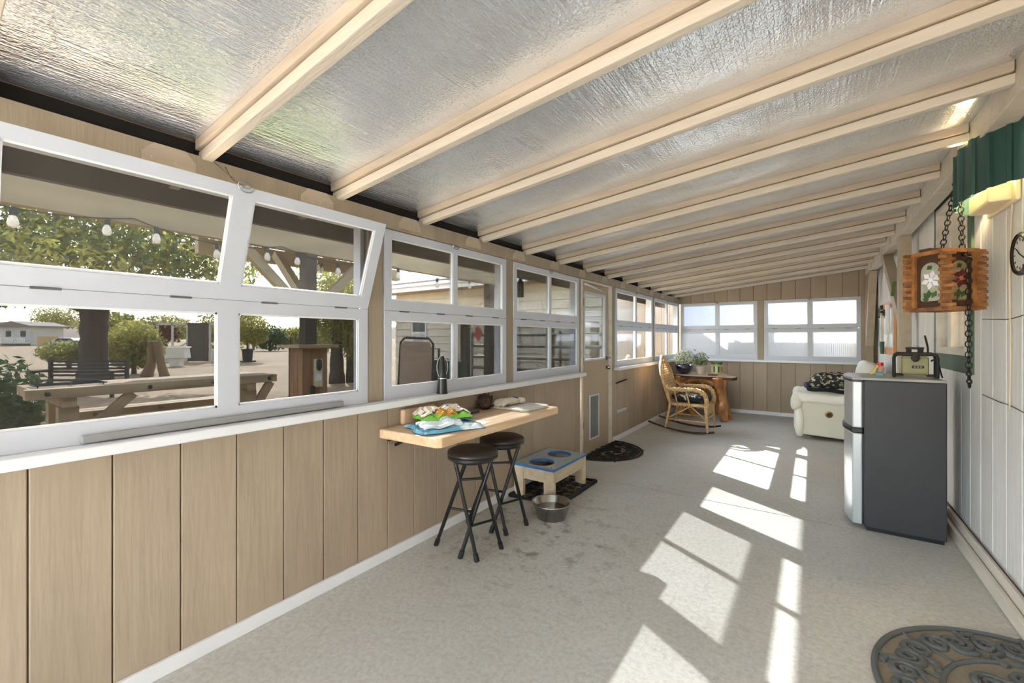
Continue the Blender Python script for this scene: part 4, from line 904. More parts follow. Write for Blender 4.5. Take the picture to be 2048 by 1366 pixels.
MB().box(-S - .02, S + .02, -.03, .03, H, H + .014).build('top_bar', 'lantern_dark', ln, bevel=.002, local=True)
MB().box(-S + .01, S - .01, -S + .01, S - .01, .006, .014).build('bottom_board', 'lantern_dark', ln, local=True)
wA = .050; z0_, z1_ = .055, .265
arch = [(-wA, z0_), (wA, z0_), (wA, z1_ - wA)] + arc(0, z1_ - wA, wA, 0, PI, 14)[1:-1] + [(-wA, z1_ - wA)]
def petal(cx_, cz_, a, ln_, w_): 
    d_ = Vector((math.cos(a), math.sin(a))); n_ = Vector((-d_.y, d_.x)); c_ = Vector((cx_, cz_))
    return [tuple(c_ + d_ * (ln_ * .15)), tuple(c_ + d_ * ln_ * .6 - n_ * w_), tuple(c_ + d_ * ln_), tuple(c_ + d_ * ln_ * .6 + n_ * w_)]
for i, a in enumerate((0, PI / 2, PI, 3 * PI / 2)):
    fm = 'petal_white' if i % 2 else 'petal_red'; pnl = MB()
    fnn = lambda u, v, dd: (u, dd, v)
    # wooden board round the arched opening
    N_ = 40; inn = []; outp = []
    for q in range(N_):
        an = 2 * PI * q / N_; c_, s_ = math.cos(an), math.sin(an); zc_ = (z0_ + z1_) / 2
        k = min((S - .024) / abs(c_) if abs(c_) > 1e-6 else 9, (H / 2 - .02) / abs(s_) if abs(s_) > 1e-6 else 9); outp.append((c_ * k, H / 2 + s_ * k))
        lo, hi = 0, .3
        for _ in range(24):
            md = (lo + hi) / 2; px_, pz_ = c_ * md, zc_ + s_ * md
            ins = abs(px_) <= wA and pz_ >= z0_ and (pz_ <= z1_ - wA or px_ * px_ + (pz_ - z1_ + wA) ** 2 <= wA * wA)
            if ins: lo = md
            else: hi = md
        inn.append((c_ * lo, zc_ + s_ * lo))
    bd = MB().ring(outp, inn, -S + .012, -S + .020, fnn).build('panel_board', 'lantern_dark', ln, local=True); bd.rotation_euler = (0, 0, a)
    gp = MB().prism(arch, -S + .014, -S + .018, fnn).build('glass_panel', 'stain_clear' if i % 2 else 'stain_amber', ln, local=True); gp.rotation_euler = (0, 0, a)
    dd0, dd1 = -S + .010, -S + .014; fx_, fz_ = .006, .170
    for k in range(6): MB().prism(petal(fx_, fz_, k * PI / 3 + .3, .052, .015), dd0, dd1, fnn).build('petal', fm, gp, local=True)
    MB().prism(arc(fx_, fz_, .012, 0, 2 * PI * 11 / 12, 12), dd0 - .001, dd1, fnn).build('flower_eye', 'flower_eye' if i % 2 == 0 else 'petal_white', gp, local=True)
    for cx_, cz_, an, l_ in ((0, .065, 2.3, .05), (.005, .065, 1.0, .05), (-.005, .065, 1.6, .05), (-.02, .225, .6, .036), (.0, .06, 2.9, .04)): MB().prism(petal(cx_, cz_, an, l_, .014), dd0, dd1, fnn).build('glass_leaf', 'leaf_glass', gp, local=True)
MB().tube([(-.05, .0, .09), (-.05, .0, .2)], .012, 8).build('candle_tube', 'cream_box', ln, True, local=True)
def chain(pts_, link=.034, wire=.0028):
    P_ = [Vector(p) for p in pts_]; seg = []; tot = 0
    m = MB(); ds = [0]
    for a_, b_ in zip(P_[:-1], P_[1:]): ds.append(ds[-1] + (b_ - a_).length)
    n_ = int(ds[-1] / (link * .74))
    def pos(d_):
        for i in range(len(ds) - 1):
            if d_ <= ds[i + 1] + 1e-9: return P_[i] + (P_[i + 1] - P_[i]) * ((d_ - ds[i]) / (ds[i + 1] - ds[i]))
        return P_[-1]
    for i in range(n_):
        p = pos(ds[-1] * (i + .5) / n_); tdir = (pos(min(ds[-1], ds[-1] * (i + 1) / n_)) - pos(ds[-1] * i / n_)).normalized(); a_ = tdir.orthogonal().normalized(); a_.rotate(Matrix.Rotation((i % 2) * PI / 2 + .5, 3, tdir))
        m.tube([p + tdir * (link / 2 * math.cos(q)) + a_ * (link * .36 * math.sin(q)) for q in [2 * PI * k / 12 for k in range(12)]], wire, 6, closed=True)
    return m
ri = Matrix.Rotation(-LA, 3, 'Z')
hook = Vector((.652, 3.30, 2.265)) - LC; hook = ri @ hook
MB().tube(qbez([hook + Vector((0, 0, .03)), hook, hook + Vector((0, 0, -.03))], 5), .005, 8).build('hook', 'chain_iron', ln, True, local=True)
hk2 = hook + Vector((0, 0, -.03))
c1 = ri @ Vector((.0, .05, 0)); c2 = ri @ Vector((.065, -.04, 0))
chain([hk2, hk2 * .5 + (c1 + Vector((0, 0, H))) * .5 + Vector((0, 0, .0)), c1 + Vector((0, 0, H - .005))]).build('chain', 'chain_iron', ln, 'all', local=True)
chain([hk2, hk2 * .5 + (c2 + Vector((0, 0, H))) * .5, c2 + Vector((0, 0, H))]).build('chain', 'chain_iron', ln, 'all', local=True)
tl = ri @ Vector((.075, -.105, 0))
chain([c2 + Vector((0, 0, H)), tl + Vector((0, 0, H * .8)), tl + Vector((0, 0, 0)), tl + Vector((0, 0, -.30))], .036).build('chain', 'chain_iron', ln, 'all', local=True)
chain([tl + Vector((0, 0, -.30)), tl + Vector((.004, 0, -.40))], .024, .004).build('chain_end', 'chain_iron', ln, 'all', local=True)

# ---- green corrugated hood lamp on the wall
hl = thing('wall_lamp', 'wall lamp hidden behind a curved dark green corrugated metal hood', 'lamp', (XR, 3.19, 2.02))
def hood(u, v):
    a = PI * (.0 + 1.0 * u); cor = [0, .012, .012, 0, 0, 0, 0][int(u * 63) % 7]
    R1, R2 = .165 + cor, .36 + cor
    return Vector((XR - .004 - R1 * math.sin(a), 3.19 - R2 * math.cos(a), 2.005 + .275 * v))
m = MB(); m.grid(hood, 127, 3); o = m.build('hood', 'hood_green', hl); sm = o.modifiers.new('solid', 'SOLIDIFY'); sm.thickness = .003
bx_ = MB(); bx_.box(XR - .10, XR - .002, 3.05, 3.36, 1.965, 2.06); bx_.build('fixture_box', 'cream_box', hl, bevel=.01)
MB().box(XR - .02, XR - .002, 3.0, 3.41, 1.95, 2.08).build('back_plate', 'cream_box', hl, bevel=.006)
MB().sup((XR - .08, 3.20, 2.12), .03, .03, .04, 1, 1).build('bulb', 'bulb_glow', hl, True)
MB().cyl((XR - .08, 3.20, 2.06), .018, .03, 12).build('socket', 'cream_box', hl)
pl_ = bpy.data.lights.new('wall_lamp_light', 'POINT'); pl_.energy = 3.5; pl_.color = (1, .72, .40); pl_.shadow_soft_size = .04
po = bpy.data.objects.new('wall_lamp_light', pl_); col.objects.link(po); po.location = (XR - .08, 3.20, 2.20)
# ---- round wall clock
ck = thing('wall_clock', 'small round wall clock with dark rim on the house wall', 'clock', (XR, 2.965, 1.69))
MB().lathe([(.098, 0), (.10, -.016), (.093, -.024), (.082, -.020), (.080, -.016)], (XR - .001, 2.965, 1.69), 40, 'X', True).build('rim', 'black_metal', ck, True)
MB().lathe([(.083, -.0175), (.079, -.0165)], (XR - .004, 2.965, 1.69), 40, 'X', True).build('inner_ring', 'brass', ck, True)
MB().lathe([(0, -.0145), (.081, -.0145), (.081, 0)], (XR - .001, 2.965, 1.69), 36, 'X').build('face', 'clock_face', ck)
for h in range(12):
    a = h * PI / 6; MB().bar((XR - .0165, 2.965 + .060 * math.sin(a), 1.69 + .060 * math.cos(a)), (XR - .0165, 2.965 + .072 * math.sin(a), 1.69 + .072 * math.cos(a)), .004, .002, (1, 0, 0)).build('hour_mark', 'socket_black', ck)
for a, l_ in ((.9, .042), (-2.0, .06)): MB().bar((XR - .019, 2.965, 1.69), (XR - .019, 2.965 + l_ * math.sin(a), 1.69 + l_ * math.cos(a)), .004, .002, (1, 0, 0)).build('hand', 'socket_black', ck)
# ---- framed tool board far along the house wall
tf = thing('tool_frame', 'wooden framed white board hung with brushes on the house wall', 'board', (XR, 7.2, 1.1))
for a in ((6.62, 6.70, 1.10, 1.76), (7.80, 7.88, 1.10, 1.76), (6.70, 7.80, 1.10, 1.19), (6.70, 7.80, 1.68, 1.76)): MB().box(XR - .03, XR - .002, *a).build('frame_rail', 'orange_wood', tf, bevel=.003)
MB().box(XR - .012, XR - .003, 6.70, 7.80, 1.19, 1.68).build('panel', 'board_white', tf)
br = MB().tube([(XR - .058, 7.35, 1.10), (XR - .058, 7.35, 1.26)], [.02, .026], 10).build('paint_brush', 'green_trim', None); MB().box(XR - .073, XR - .043, 7.32, 7.38, 1.26, 1.60).build('bristles', 'cream_trim', br); tag(br, 'green handled brush hanging on the framed board', 'brush')
bo = MB().box(XR - .068, XR - .031, 6.86, 6.98, 1.35, 1.72).build('paper_roll', 'paper', bevel=.012); tag(bo, 'pale narrow box hanging in the frame of the wall board', 'box')
sn = MB().box(XR - .06, XR - .031, 7.5, 7.74, 1.58, 1.74).build('seed_sign', 'camo', bevel=.004); tag(sn, 'dark patterned small sign at the top of the wall board', 'sign')
for nm, y_, z0, z1, mt, lb in (('thermometer', 8.12, 1.18, 1.56, 'blue_card', 'thin blue strip hanging beside the wooden framed wall board'),):
    o = MB().box(XR - .012, XR - .002, y_ - .012, y_ + .012, z0, z1).build(nm, mt, bevel=.002); tag(o, lb, 'strip')
gt = lean(MB().box(.63, .655, 5.60, 5.64, 1.72, 1.86), .64, 1.7, .1).build('green_tool', 'lawn', None, bevel=.004); gt.data.materials.clear(); gt.data.materials.append(MATS['plant_green']); tag(gt, 'small green handle tucked behind the post and brace', 'tool')
# ---- cords along the house wall
o = MB().tube(qbez([(XR - .006, 3.09, 2.02), (XR - .007, 3.11, 1.85), (XR - .007, 3.13, 1.6), (XR - .006, 3.12, 1.3), (XR - .006, 3.13, .95)], 8), .004, 6).build('lamp_cord', 'cord_tan', None, True); tag(o, 'tan lamp cord hanging down the house wall below the green hood', 'cord')
for z_, dz, lb in ((1.41, .03, 'thin dark wire strung across the house wall under the clock'), (.98, -.05, 'thin dark wire sagging across the house wall below window height')):
    o = MB().tube(qbez([(XR - .005, 3.55, z_), (XR - .004, 3.3, z_ - .01), (XR - .004, 3.1, z_ - .012), (XR - .005, 2.6, z_ + dz)], 6), .0022, 5).build('wall_wire', 'wire_grey', None); tag(o, lb, 'wire')
o = MB().tube(qbez([(.80 - .012, 4.3, .135), (.795 - .008, 3.6, .131), (.785, 2.9, .134), (.787, 2.0, .131)], 8), .003, 6).build('floor_cable', 'bark', None, True); tag(o, 'thin dark cable lying along the white ledge at the house wall', 'cable')
# ---- small things on the far window wall
o = MB().bar((XL + .012, 5.25, .73), (XL + .012, 5.62, .75), .018, .012).build('wall_rail', 'bark', None); MB().cyl((XL, 5.27, .731), .008, .014, 8, 'X').build('peg', 'hinge_metal', o); MB().cyl((XL, 5.60, .749), .008, .014, 8, 'X').build('peg', 'hinge_metal', o); tag(o, 'thin brown rod fixed on the wall next to the door', 'rail')
o = MB().box(XL, XL + .014, 5.28, 5.62, .345, .385).build('wall_strip', 'white_paint', bevel=.003); tag(o, 'short white strip fixed low on the wall beside the door', 'strip')

# ================================================================ outside
GZ = -.10
def gnd(x, y): p = onz(x, y, GZ); return p
gr = struct(MB().add([(-420, -120, GZ), (60, -120, GZ), (60, 500, GZ), (-420, 500, GZ)], [(0, 1, 2, 3)]).build('ground', 'dirt'))
struct(MB().prism([(-6.6, 1.4), (-3.0, 1.4), (-3.0, 4.6), (-4.2, 5.2), (-6.2, 4.4), (-7.1, 3.0)], GZ + .004, GZ + .02).build('lawn', 'lawn'))
# far hills: a ridge strip with real depth
m = MB(); r = random.Random(5)
def ridge(u, v):
    a = TH + math.radians(75 - 110 * u); R_ = 620 + 260 * v; hgt = (28 + 10 * math.sin(9 * u + 1) + 7 * math.sin(23 * u)) * math.sin(min(1, v * 1.02) * PI / 2) + 3
    return Vector((-math.sin(a) * R_, math.cos(a) * R_, GZ - 3 + hgt))
m.grid(ridge, 70, 8); struct(m.build('hills', 'hill', None, 'all'))

def leaves(name, mat_, parent, blobs, n, s0, s1, asp=.36, droop=0., seed=1):
    g_ = np.random.default_rng(seed); C_ = np.array([b[0] for b in blobs], float); R_ = np.array([b[1] if hasattr(b[1], '__len__') else (b[1],) * 3 for b in blobs], float)
    wt = R_.prod(axis=1) ** (2 / 3); idx = g_.choice(len(blobs), n, p=wt / wt.sum())
    d_ = g_.normal(size=(n, 3)); d_ /= np.linalg.norm(d_, axis=1)[:, None]; rad = g_.random(n) ** .42
    P_ = C_[idx] + d_ * R_[idx] * rad[:, None]
    nn = g_.normal(size=(n, 3)); nn /= np.linalg.norm(nn, axis=1)[:, None]; tt = g_.normal(size=(n, 3)); tt[:, 2] -= droop * 1.5
    tt -= (tt * nn).sum(1)[:, None] * nn; tt /= np.linalg.norm(tt, axis=1)[:, None]; bb = np.cross(nn, tt); s_ = g_.uniform(s0, s1, n)[:, None]
    V_ = np.stack([P_ - tt * s_, P_ + bb * s_ * asp, P_ + tt * s_, P_ - bb * s_ * asp], 1).reshape(-1, 3)
    off = np.array(wpos(parent)); V_ = V_ - off
    me = bpy.data.meshes.new(name); me.vertices.add(4 * n); me.vertices.foreach_set('co', V_.ravel()); me.loops.add(4 * n); me.loops.foreach_set('vertex_index', np.arange(4 * n)); me.polygons.add(n); me.polygons.foreach_set('loop_start', np.arange(n) * 4)
    me.update(calc_edges=True); me.materials.append(MATS[mat_]); o = bpy.data.objects.new(name, me); col.objects.link(o); o.parent = parent; o['kind'] = 'stuff'; return o
def trunk_tube(parent, pts_, rs, nm='trunk', n=12, mat_='trunk'):
    P_ = qbez(pts_, 6); R2 = []
    for i in range(len(P_)):
        q = i / (len(P_) - 1) * (len(rs) - 1); k = min(int(q), len(rs) - 2); R2.append((rs[k] + (rs[k + 1] - rs[k]) * (q - k)) * (1 + .05 * math.sin(i * 2.1)))
    return MB().tube(P_, R2, n).build(nm, mat_, parent, 'all')
# ---- the big shade tree
b = gnd(187, 764); bt = thing('shade_tree', 'big dark trunked shade tree behind the black park bench', 'tree', b)
V3 = Vector
D_ = ray(187, HZ).normalized(); Rt = Vector((CT, ST, 0))
trunk_tube(bt, [b, b + V3((0, 0, .5)), b + V3((0, 0, 1.6)) + Rt * .02, b + V3((0, 0, 2.6)) + Rt * .05], [.47, .37, .34, .36])
tp_ = b + V3((0, 0, 2.5))
for dx, dz, fw, r1 in ((2.6, 2.0, .5, .17), (-2.8, 2.4, .3, .18), (.4, 3.0, -.8, .2), (1.6, 3.2, 1.2, .13), (-1.4, 3.4, 1.0, .13), (3.6, 1.0, -.4, .11), (-4.0, 1.1, -.3, .12)):
    e = tp_ + Rt * dx + D_ * fw + V3((0, 0, dz)); trunk_tube(bt, [tp_ + V3((0, 0, -.15)), tp_ + (e - tp_) * .5 + V3((0, 0, -.25)), e], [r1 * 1.6, r1, r1 * .35], 'branch', 8)
def rel(dx, dz, fw): return b + Rt * dx + D_ * fw + V3((0, 0, dz))
bl_ = [(rel(-4.2, 4.2, 0), (1.9, 1.9, 1.3)), (rel(-2.2, 5.4, .3), (2.1, 2.1, 1.5)), (rel(0, 5.7, .6), (2.2, 2.2, 1.5)), (rel(2.2, 5.0, .2), (2.1, 2.1, 1.4)), (rel(3.9, 3.9, 0), (1.5, 1.5, 1.1)), (rel(-1.2, 3.9, -1.2), (1.9, 1.5, .9)), (rel(1.4, 3.8, -1.0), (1.6, 1.5, .8)), (rel(-3.2, 2.9, -.6), (1.6, 1.3, .55)), (rel(2.9, 2.75, -.8), (1.4, 1.2, .5)), (rel(-5.6, 3.0, 0), (1.3, 1.3, .7))]
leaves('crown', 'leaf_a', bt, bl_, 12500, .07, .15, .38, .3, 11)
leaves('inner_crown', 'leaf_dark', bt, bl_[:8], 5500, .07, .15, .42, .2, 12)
# ---- drooping trees on the right of the first window
b2 = gnd(674, 766); t2 = thing('willow_tree', 'drooping willow with two slim trunks beside the wooden box post', 'tree', b2)
trunk_tube(t2, [b2, b2 + V3((0, 0, 1.2)), b2 + Rt * .1 + V3((0, 0, 3.2))], [.24, .17, .1])
b3 = b2 + Rt * .55 + D_ * .3; trunk_tube(t2, [b3, b3 + V3((0, 0, 1.4)), b3 + Rt * .05 + V3((0, 0, 3.0))], [.14, .10, .07])
b = b2
leaves('crown', 'leaf_b', t2, [(rel(-.1, 1.55, .2), (.65, .6, .65)), (rel(.5, 1.3, 0), (.55, .5, .6)), (rel(.1, 2.5, .2), (1.5, 1.2, .8)), (rel(.9, 2.2, .4), (1.1, 1, .9)), (rel(-.5, 2.4, .2), (.9, .8, .4)), (rel(1.0, 1.2, .5), (.5, .5, .7)), (rel(.3, 3.3, .5), (1.8, 1.4, .7))], 9000, .06, .13, .28, 1.0, 13)
# ---- shrubs and small trees, each its own thing
def shrub(name, label, px, py, t_, rx, rz, mat_, n, s0, s1, h, seed, cat='shrub', group=None, stem=True):
    q = at(px, py, t_); base = V3((q.x, q.y, GZ)); o = thing(name, label, cat, base, 0, group)
    if stem: trunk_tube(o, [base, base + V3((0, 0, h * .5)), base + V3((.04, 0, h))], [max(.03, rx * .09), max(.02, rx * .06), .015], 'stem', 7)
    leaves('foliage', mat_, o, [(base + V3((0, 0, h)), (rx, rx, rz)), (base + Rt * rx * .5 + V3((0, 0, h * .8)), (rx * .6, rx * .6, rz * .7)), (base - Rt * rx * .5 + V3((0, 0, h * .85)), (rx * .6, rx * .6, rz * .7))], n, s0, s1, .4, .2, seed); return o
shrub('yard_bush', 'tall feathery green bush right of the shade tree trunk', 268, 700, 17, 1.0, 1.0, 'leaf_b', 5200, .05, .11, 1.15, 31)
shrub('yard_bush', 'low yellow green bush left of the shade tree trunk', 138, 690, 20, 1.1, .55, 'leaf_b', 2600, .06, .12, .8, 32)
shrub('yard_bush', 'dark leafy shrub close by at the left window edge', 22, 750, 4.6, .30, .42, 'leaf_dark', 900, .03, .07, .8, 33)
shrub('garden_tree', 'green bushy tree growing beside the garden screen door', 440, 670, 30, 1.5, 1.8, 'leaf_a', 3600, .07, .14, 1.9, 34, 'tree')
shrub('yard_bush', 'spiky dark bush beyond the fence posts', 540, 665, 48, 1.9, 1.5, 'leaf_dark', 1800, .12, .25, 1.5, 36)
for i, (px, t_, rx, rz, h, lb) in enumerate(((112, 130, 6, 3.5, 8, 'distant broad tree rising beyond the tan board fence'), (228, 52, 3.2, 2.0, 2.6, 'distant low tree between trunk and garden frame'), (330, 78, 4.5, 2.6, 3.2, 'distant tree behind the white garden frame'), (600, 75, 4.2, 1.6, 1.8, 'distant hedge tree left of the pergola post'), (690, 70, 6, 3.0, 3.4, 'distant tree behind the drooping willow'))):
    shrub('distant_tree', lb, px, 660, t_, rx, rz, 'leaf_a' if i % 2 else 'leaf_b', 2200, .22, .5, h, 40 + i, 'tree', 'trees along the far field edge')
# ---- timber picnic table and bench
pt = thing('picnic_table', 'heavy bolted timber picnic table outside the first window', 'table', (-6.2, 1.75, GZ))
for i in range(5): MB().box(-5.93 - .155 * i, -5.80 - .155 * i, .66 + (.03 if i else 0), 2.88 - (.02 if i else 0), .735, .83).build('top_timber', 'timber', pt, bevel=.006)
for y_ in (.95, 2.58):
    MB().box(-6.52, -5.83, y_ - .05, y_ + .05, .64, .735).build('cross_timber', 'timber', pt)
    MB().box(-6.0, -5.86, y_ - .07, y_ + .07, GZ, .64).build('leg', 'timber', pt); MB().box(-6.48, -6.34, y_ - .07, y_ + .07, GZ, .64).build('leg', 'timber', pt)
MB().bar((-5.86, 1.0, .30), (-5.86, 1.42, .73), .07, .09, (0, -1, 1)).build('brace', 'timber', pt)
MB().bar((-5.86, 2.53, .36), (-5.86, 2.22, .73), .07, .09, (0, 1, 1)).build('brace', 'timber', pt); MB().bar((-5.86, 2.60, .36), (-5.86, 2.82, .73), .07, .09, (0, -1, 1)).build('brace', 'timber', pt)
for y_ in (.80, 1.55, 2.15, 2.78): MB().lathe([(.022, 0), (.020, .008), (0, .010)], (-5.80, y_, .782), 10, 'X').build('bolt', 'socket_black', pt)
pn = thing('picnic_bench', 'bolted timber bench behind the picnic table', 'bench', (-6.9, 2.05, GZ))
for i in range(2): MB().box(-6.88 - .17 * i, -6.73 - .17 * i, 1.12, 3.0, .39, .475).build('seat_timber', 'timber', pn, bevel=.006)
for y_ in (1.45, 2.7): MB().box(-7.02, -6.78, y_ - .06, y_ + .06, GZ, .39).build('leg', 'timber', pn)
for y_ in (1.3, 1.9, 2.55): MB().lathe([(.02, 0), (.018, .008), (0, .01)], (-6.73, y_, .432), 10, 'X').build('bolt', 'socket_black', pn)
wr_ = thing('grill_rack', 'black wire grill rack lying on the picnic table end', 'rack', (-6.1, 1.0, .83))
m = MB()
for i in range(7): m.tube([(-6.25 + .045 * i, .74, .85), (-6.25 + .045 * i, 1.24, .85)], .005, 5)
for y_ in (.74, 1.0, 1.24): m.tube([(-6.26, y_, .85), (-5.97, y_, .85)], .007, 5)
m.build('wire_grid', 'socket_black', wr_)
for y_ in (.76, 1.22): MB().tube([(-6.24, y_, .831), (-6.24, y_, .85)], .006, 5).build('foot', 'socket_black', wr_); MB().tube([(-5.99, y_, .831), (-5.99, y_, .85)], .006, 5).build('foot', 'socket_black', wr_)
bu = thing('bucket', 'dark plastic bucket near the left end of the picnic table', 'bucket', at(34, 800, 5.4) * 1.0); bu.location.z = GZ
MB().lathe([(0, 0), (.13, 0), (.17, .52), (.18, .52), (.18, .55), (.16, .55), (.15, .5), (0, .48)], (0, 0, 0), 20).build('shell', 'pot_black', bu, True, local=True); MB().tube([(.17 * math.cos(a), .02, .53 + .14 * math.sin(a)) for a in [PI * i / 12 for i in range(13)]], .006, 6).build('handle', 'hinge_metal', bu, local=True)
# ---- park bench
q = at(178, 740, 10.6); pk = thing('park_bench', 'black slatted park bench standing in front of the shade tree', 'bench', (q.x, q.y, GZ), TH + .02)
for i in range(5): MB().box(-.9, .9, -.02, .02, .47 + .085 * i, .52 + .085 * i).build('back_slat', 'bench_black', pk, local=True)
for i in range(4): MB().box(-.9, .9, -.42 + .10 * i, -.34 + .10 * i, .38, .41).build('seat_slat', 'bench_black', pk, local=True)
for x_ in (-.92, .92):
    MB().box(x_ - .03, x_ + .03, -.04, .03, 0, .90).build('back_post', 'bench_black', pk, local=True); MB().box(x_ - .03, x_ + .03, -.44, -.38, 0, .60).build('front_leg', 'bench_black', pk, local=True); MB().box(x_ - .03, x_ + .03, -.46, .02, .58, .63).build('arm_rest', 'bench_black', pk, local=True)
# ---- forked stump
q = gnd(311, 754); fs = thing('forked_stump', 'bare forked tree stump standing between bush and garden frame', 'stump', q)
trunk_tube(fs, [q - Rt * .33, q - Rt * .14 + V3((0, 0, .6)), q - Rt * .10 + V3((0, 0, 1.30))], [.20, .14, .16], 'trunk', 10, 'stump'); trunk_tube(fs, [q + Rt * .34, q + Rt * .2 + V3((0, 0, .5)), q + Rt * .06 + V3((0, 0, 1.28))], [.16, .13, .15], 'trunk', 10, 'stump')
# ---- garden enclosure with screen door
q = gnd(392, 725); T_ = (q - V3((0, 0, CAMH))).dot(V3((-ST, CT, 0))); ge = thing('garden_enclosure', 'white framed garden enclosure with grey screen door', 'enclosure', q, TH)
def gx(px): return (px - 392) * T_ / FPX
def gz(py): return CAMH + (HZ - py) * T_ / FPX - GZ
for px in (315, 345, 375, 420, 447): MB().box(gx(px) - .045, gx(px) + .045, -.04, .04, 0, gz(646)).build('post', 'coop_white', ge, local=True)
MB().box(gx(313), gx(449), -.04, .04, gz(650), gz(646)).build('top_rail', 'coop_white', ge, local=True)
for a, b_ in ((313, 372), (424, 449)): MB().box(gx(a), gx(b_), -.03, .03, 0, gz(700)).build('lower_wall', 'coop_white', ge, local=True)
MB().bar((gx(352), -.05, gz(698)), (gx(374), -.05, gz(686)), .04, .08).build('brace', 'coop_white', ge, local=True); MB().bar((gx(443), -.05, gz(698)), (gx(422), -.05, gz(686)), .04, .08).build('brace', 'coop_white', ge, local=True)
dd = MB()
for a in ((377, 383, 646, 722), (412, 418, 646, 722), (377, 418, 646, 651), (377, 418, 684, 688), (377, 418, 714, 722)): dd.box(gx(a[0]), gx(a[1]), -.06, -.03, gz(a[3]), gz(a[2]))
dd = dd.build('screen_door', 'post_grey', ge, local=True); MB().box(gx(383), gx(412), -.05, -.045, gz(714), gz(651)).build('door_screen', 'screen_grey', dd, local=True)
for px in (315, 345, 375, 420, 447): MB().box(gx(px) - .03, gx(px) + .03, 2.4, 2.46, 0, gz(652)).build('rear_post', 'coop_white', ge, local=True)
q2 = at(330, 660, T_ + 3.2); rb = thing('red_shrub', 'dark red shrub behind the white garden frame', 'shrub', (q2.x, q2.y, GZ)); base = V3((q2.x, q2.y, GZ)); trunk_tube(rb, [base, base + V3((0, 0, .6)), base + V3((0, 0, 1.3))], [.06, .05, .03], 'stem', 6); leaves('foliage', 'bush_red', rb, [(base + V3((0, 0, 1.75)), (.75, .75, .6))], 1400, .06, .12, .5, 0, 55)
q = gnd(353, 733); tu = thing('laundry_tub', 'old white laundry tub on a pedestal by the garden wall', 'tub', q, TH + .15)
MB().prism([(-.52, .42), (.52, .42), (.46, .92), (.54, .92), (.54, .98), (-.54, .98), (-.54, .92), (-.46, .92)][:3] + [(.54, .92), (.54, .98), (-.54, .98), (-.54, .92)], -.28, .28, lambda u, v, d_: (u, d_, v)).build('basin', 'tub_white', tu, bevel=.02, local=True)
MB().prism([(-.22, 0), (.22, 0), (.26, .42), (-.26, .42)], -.18, .18, lambda u, v, d_: (u, d_, v)).build('pedestal', 'tub_white', tu, bevel=.02, local=True)
# ---- far house, board fence, car
q = gnd(34, 668); q = at(34, 668, 82); fh = thing('far_house', 'pale single storey house with porch across the field', 'house', (q.x, q.y, GZ), TH)
MB().box(-3.2, 2.6, 0, 6, 0, 3.6).build('wall', 'far_wall', fh, local=True); MB().prism([(-3.8, 3.6), (3.2, 3.6), (3.2, 3.85), (-.3, 4.7), (-3.8, 3.85)], -.8, 6.8, lambda u, v, d_: (u, d_, v)).build('roof', 'far_roof', fh, local=True)
for x_ in (-2.2, .6): wn_ = MB().box(x_, x_ + 1.3, -.06, 0, 1.6, 3.0).build('window', 'rail_white', fh, local=True); MB().box(x_ + .12, x_ + 1.18, -.09, -.05, 1.72, 2.88).build('pane', 'car_glass', wn_, local=True)
pr = MB().box(-3.4, 4.2, -2.4, -2.3, 1.35, 1.5).box(-3.4, 4.2, -2.4, 0, .45, .6).build('porch_rail', 'rail_white', fh, local=True)
bl0 = MB().box(-.05, .05, -.04, .04, 0, .8).build('baluster', 'rail_white', pr, local=True); bl0.location = (-3.3, -2.35, .55)
for i in range(1, 25): place(bl0, (-3.3 + .305 * i, -2.35, .55), parent=pr)
q = at(98, 668, 78); tfc = thing('board_fence', 'tan upright board fence right of the far house', 'fence', (q.x, q.y, GZ), TH)
f0 = MB().box(-.14, .14, -.02, .02, 0, 1.75).build('board', 'fence_tan', tfc, local=True); f0.location = (-2.0, 0, 0)
for i in range(1, 13): place(f0, (-2.0 + .3 * i, 0, 0), parent=tfc)
MB().box(-2.2, 1.8, .02, .06, 1.3, 1.4).build('fence_rail', 'fence_tan', tfc, local=True)
q = at(139, 667, 66); cr = thing('parked_car', 'white car parked across the field left of the trunk', 'car', (q.x, q.y, GZ), TH + .1)
MB().prism([(-2.2, .35), (2.2, .35), (2.25, .8), (1.6, .95), (.9, 1.45), (-1.0, 1.5), (-1.7, 1.0), (-2.2, .9)], -.85, .85, lambda u, v, d_: (u, d_, v)).build('body', 'car_white', cr, bevel=.08, local=True)
MB().prism([(1.35, 1.0), (.82, 1.4), (-.92, 1.44), (-1.45, 1.02)], -.87, .87, lambda u, v, d_: (u, d_, v)).build('windows', 'car_glass', cr, local=True)
for x_ in (-1.4, 1.4):
    for y_ in (-.88, .68): MB().cyl((x_, y_, .34), .34, .2, 18, 'Y').build('wheel', 'tyre', cr, local=True)
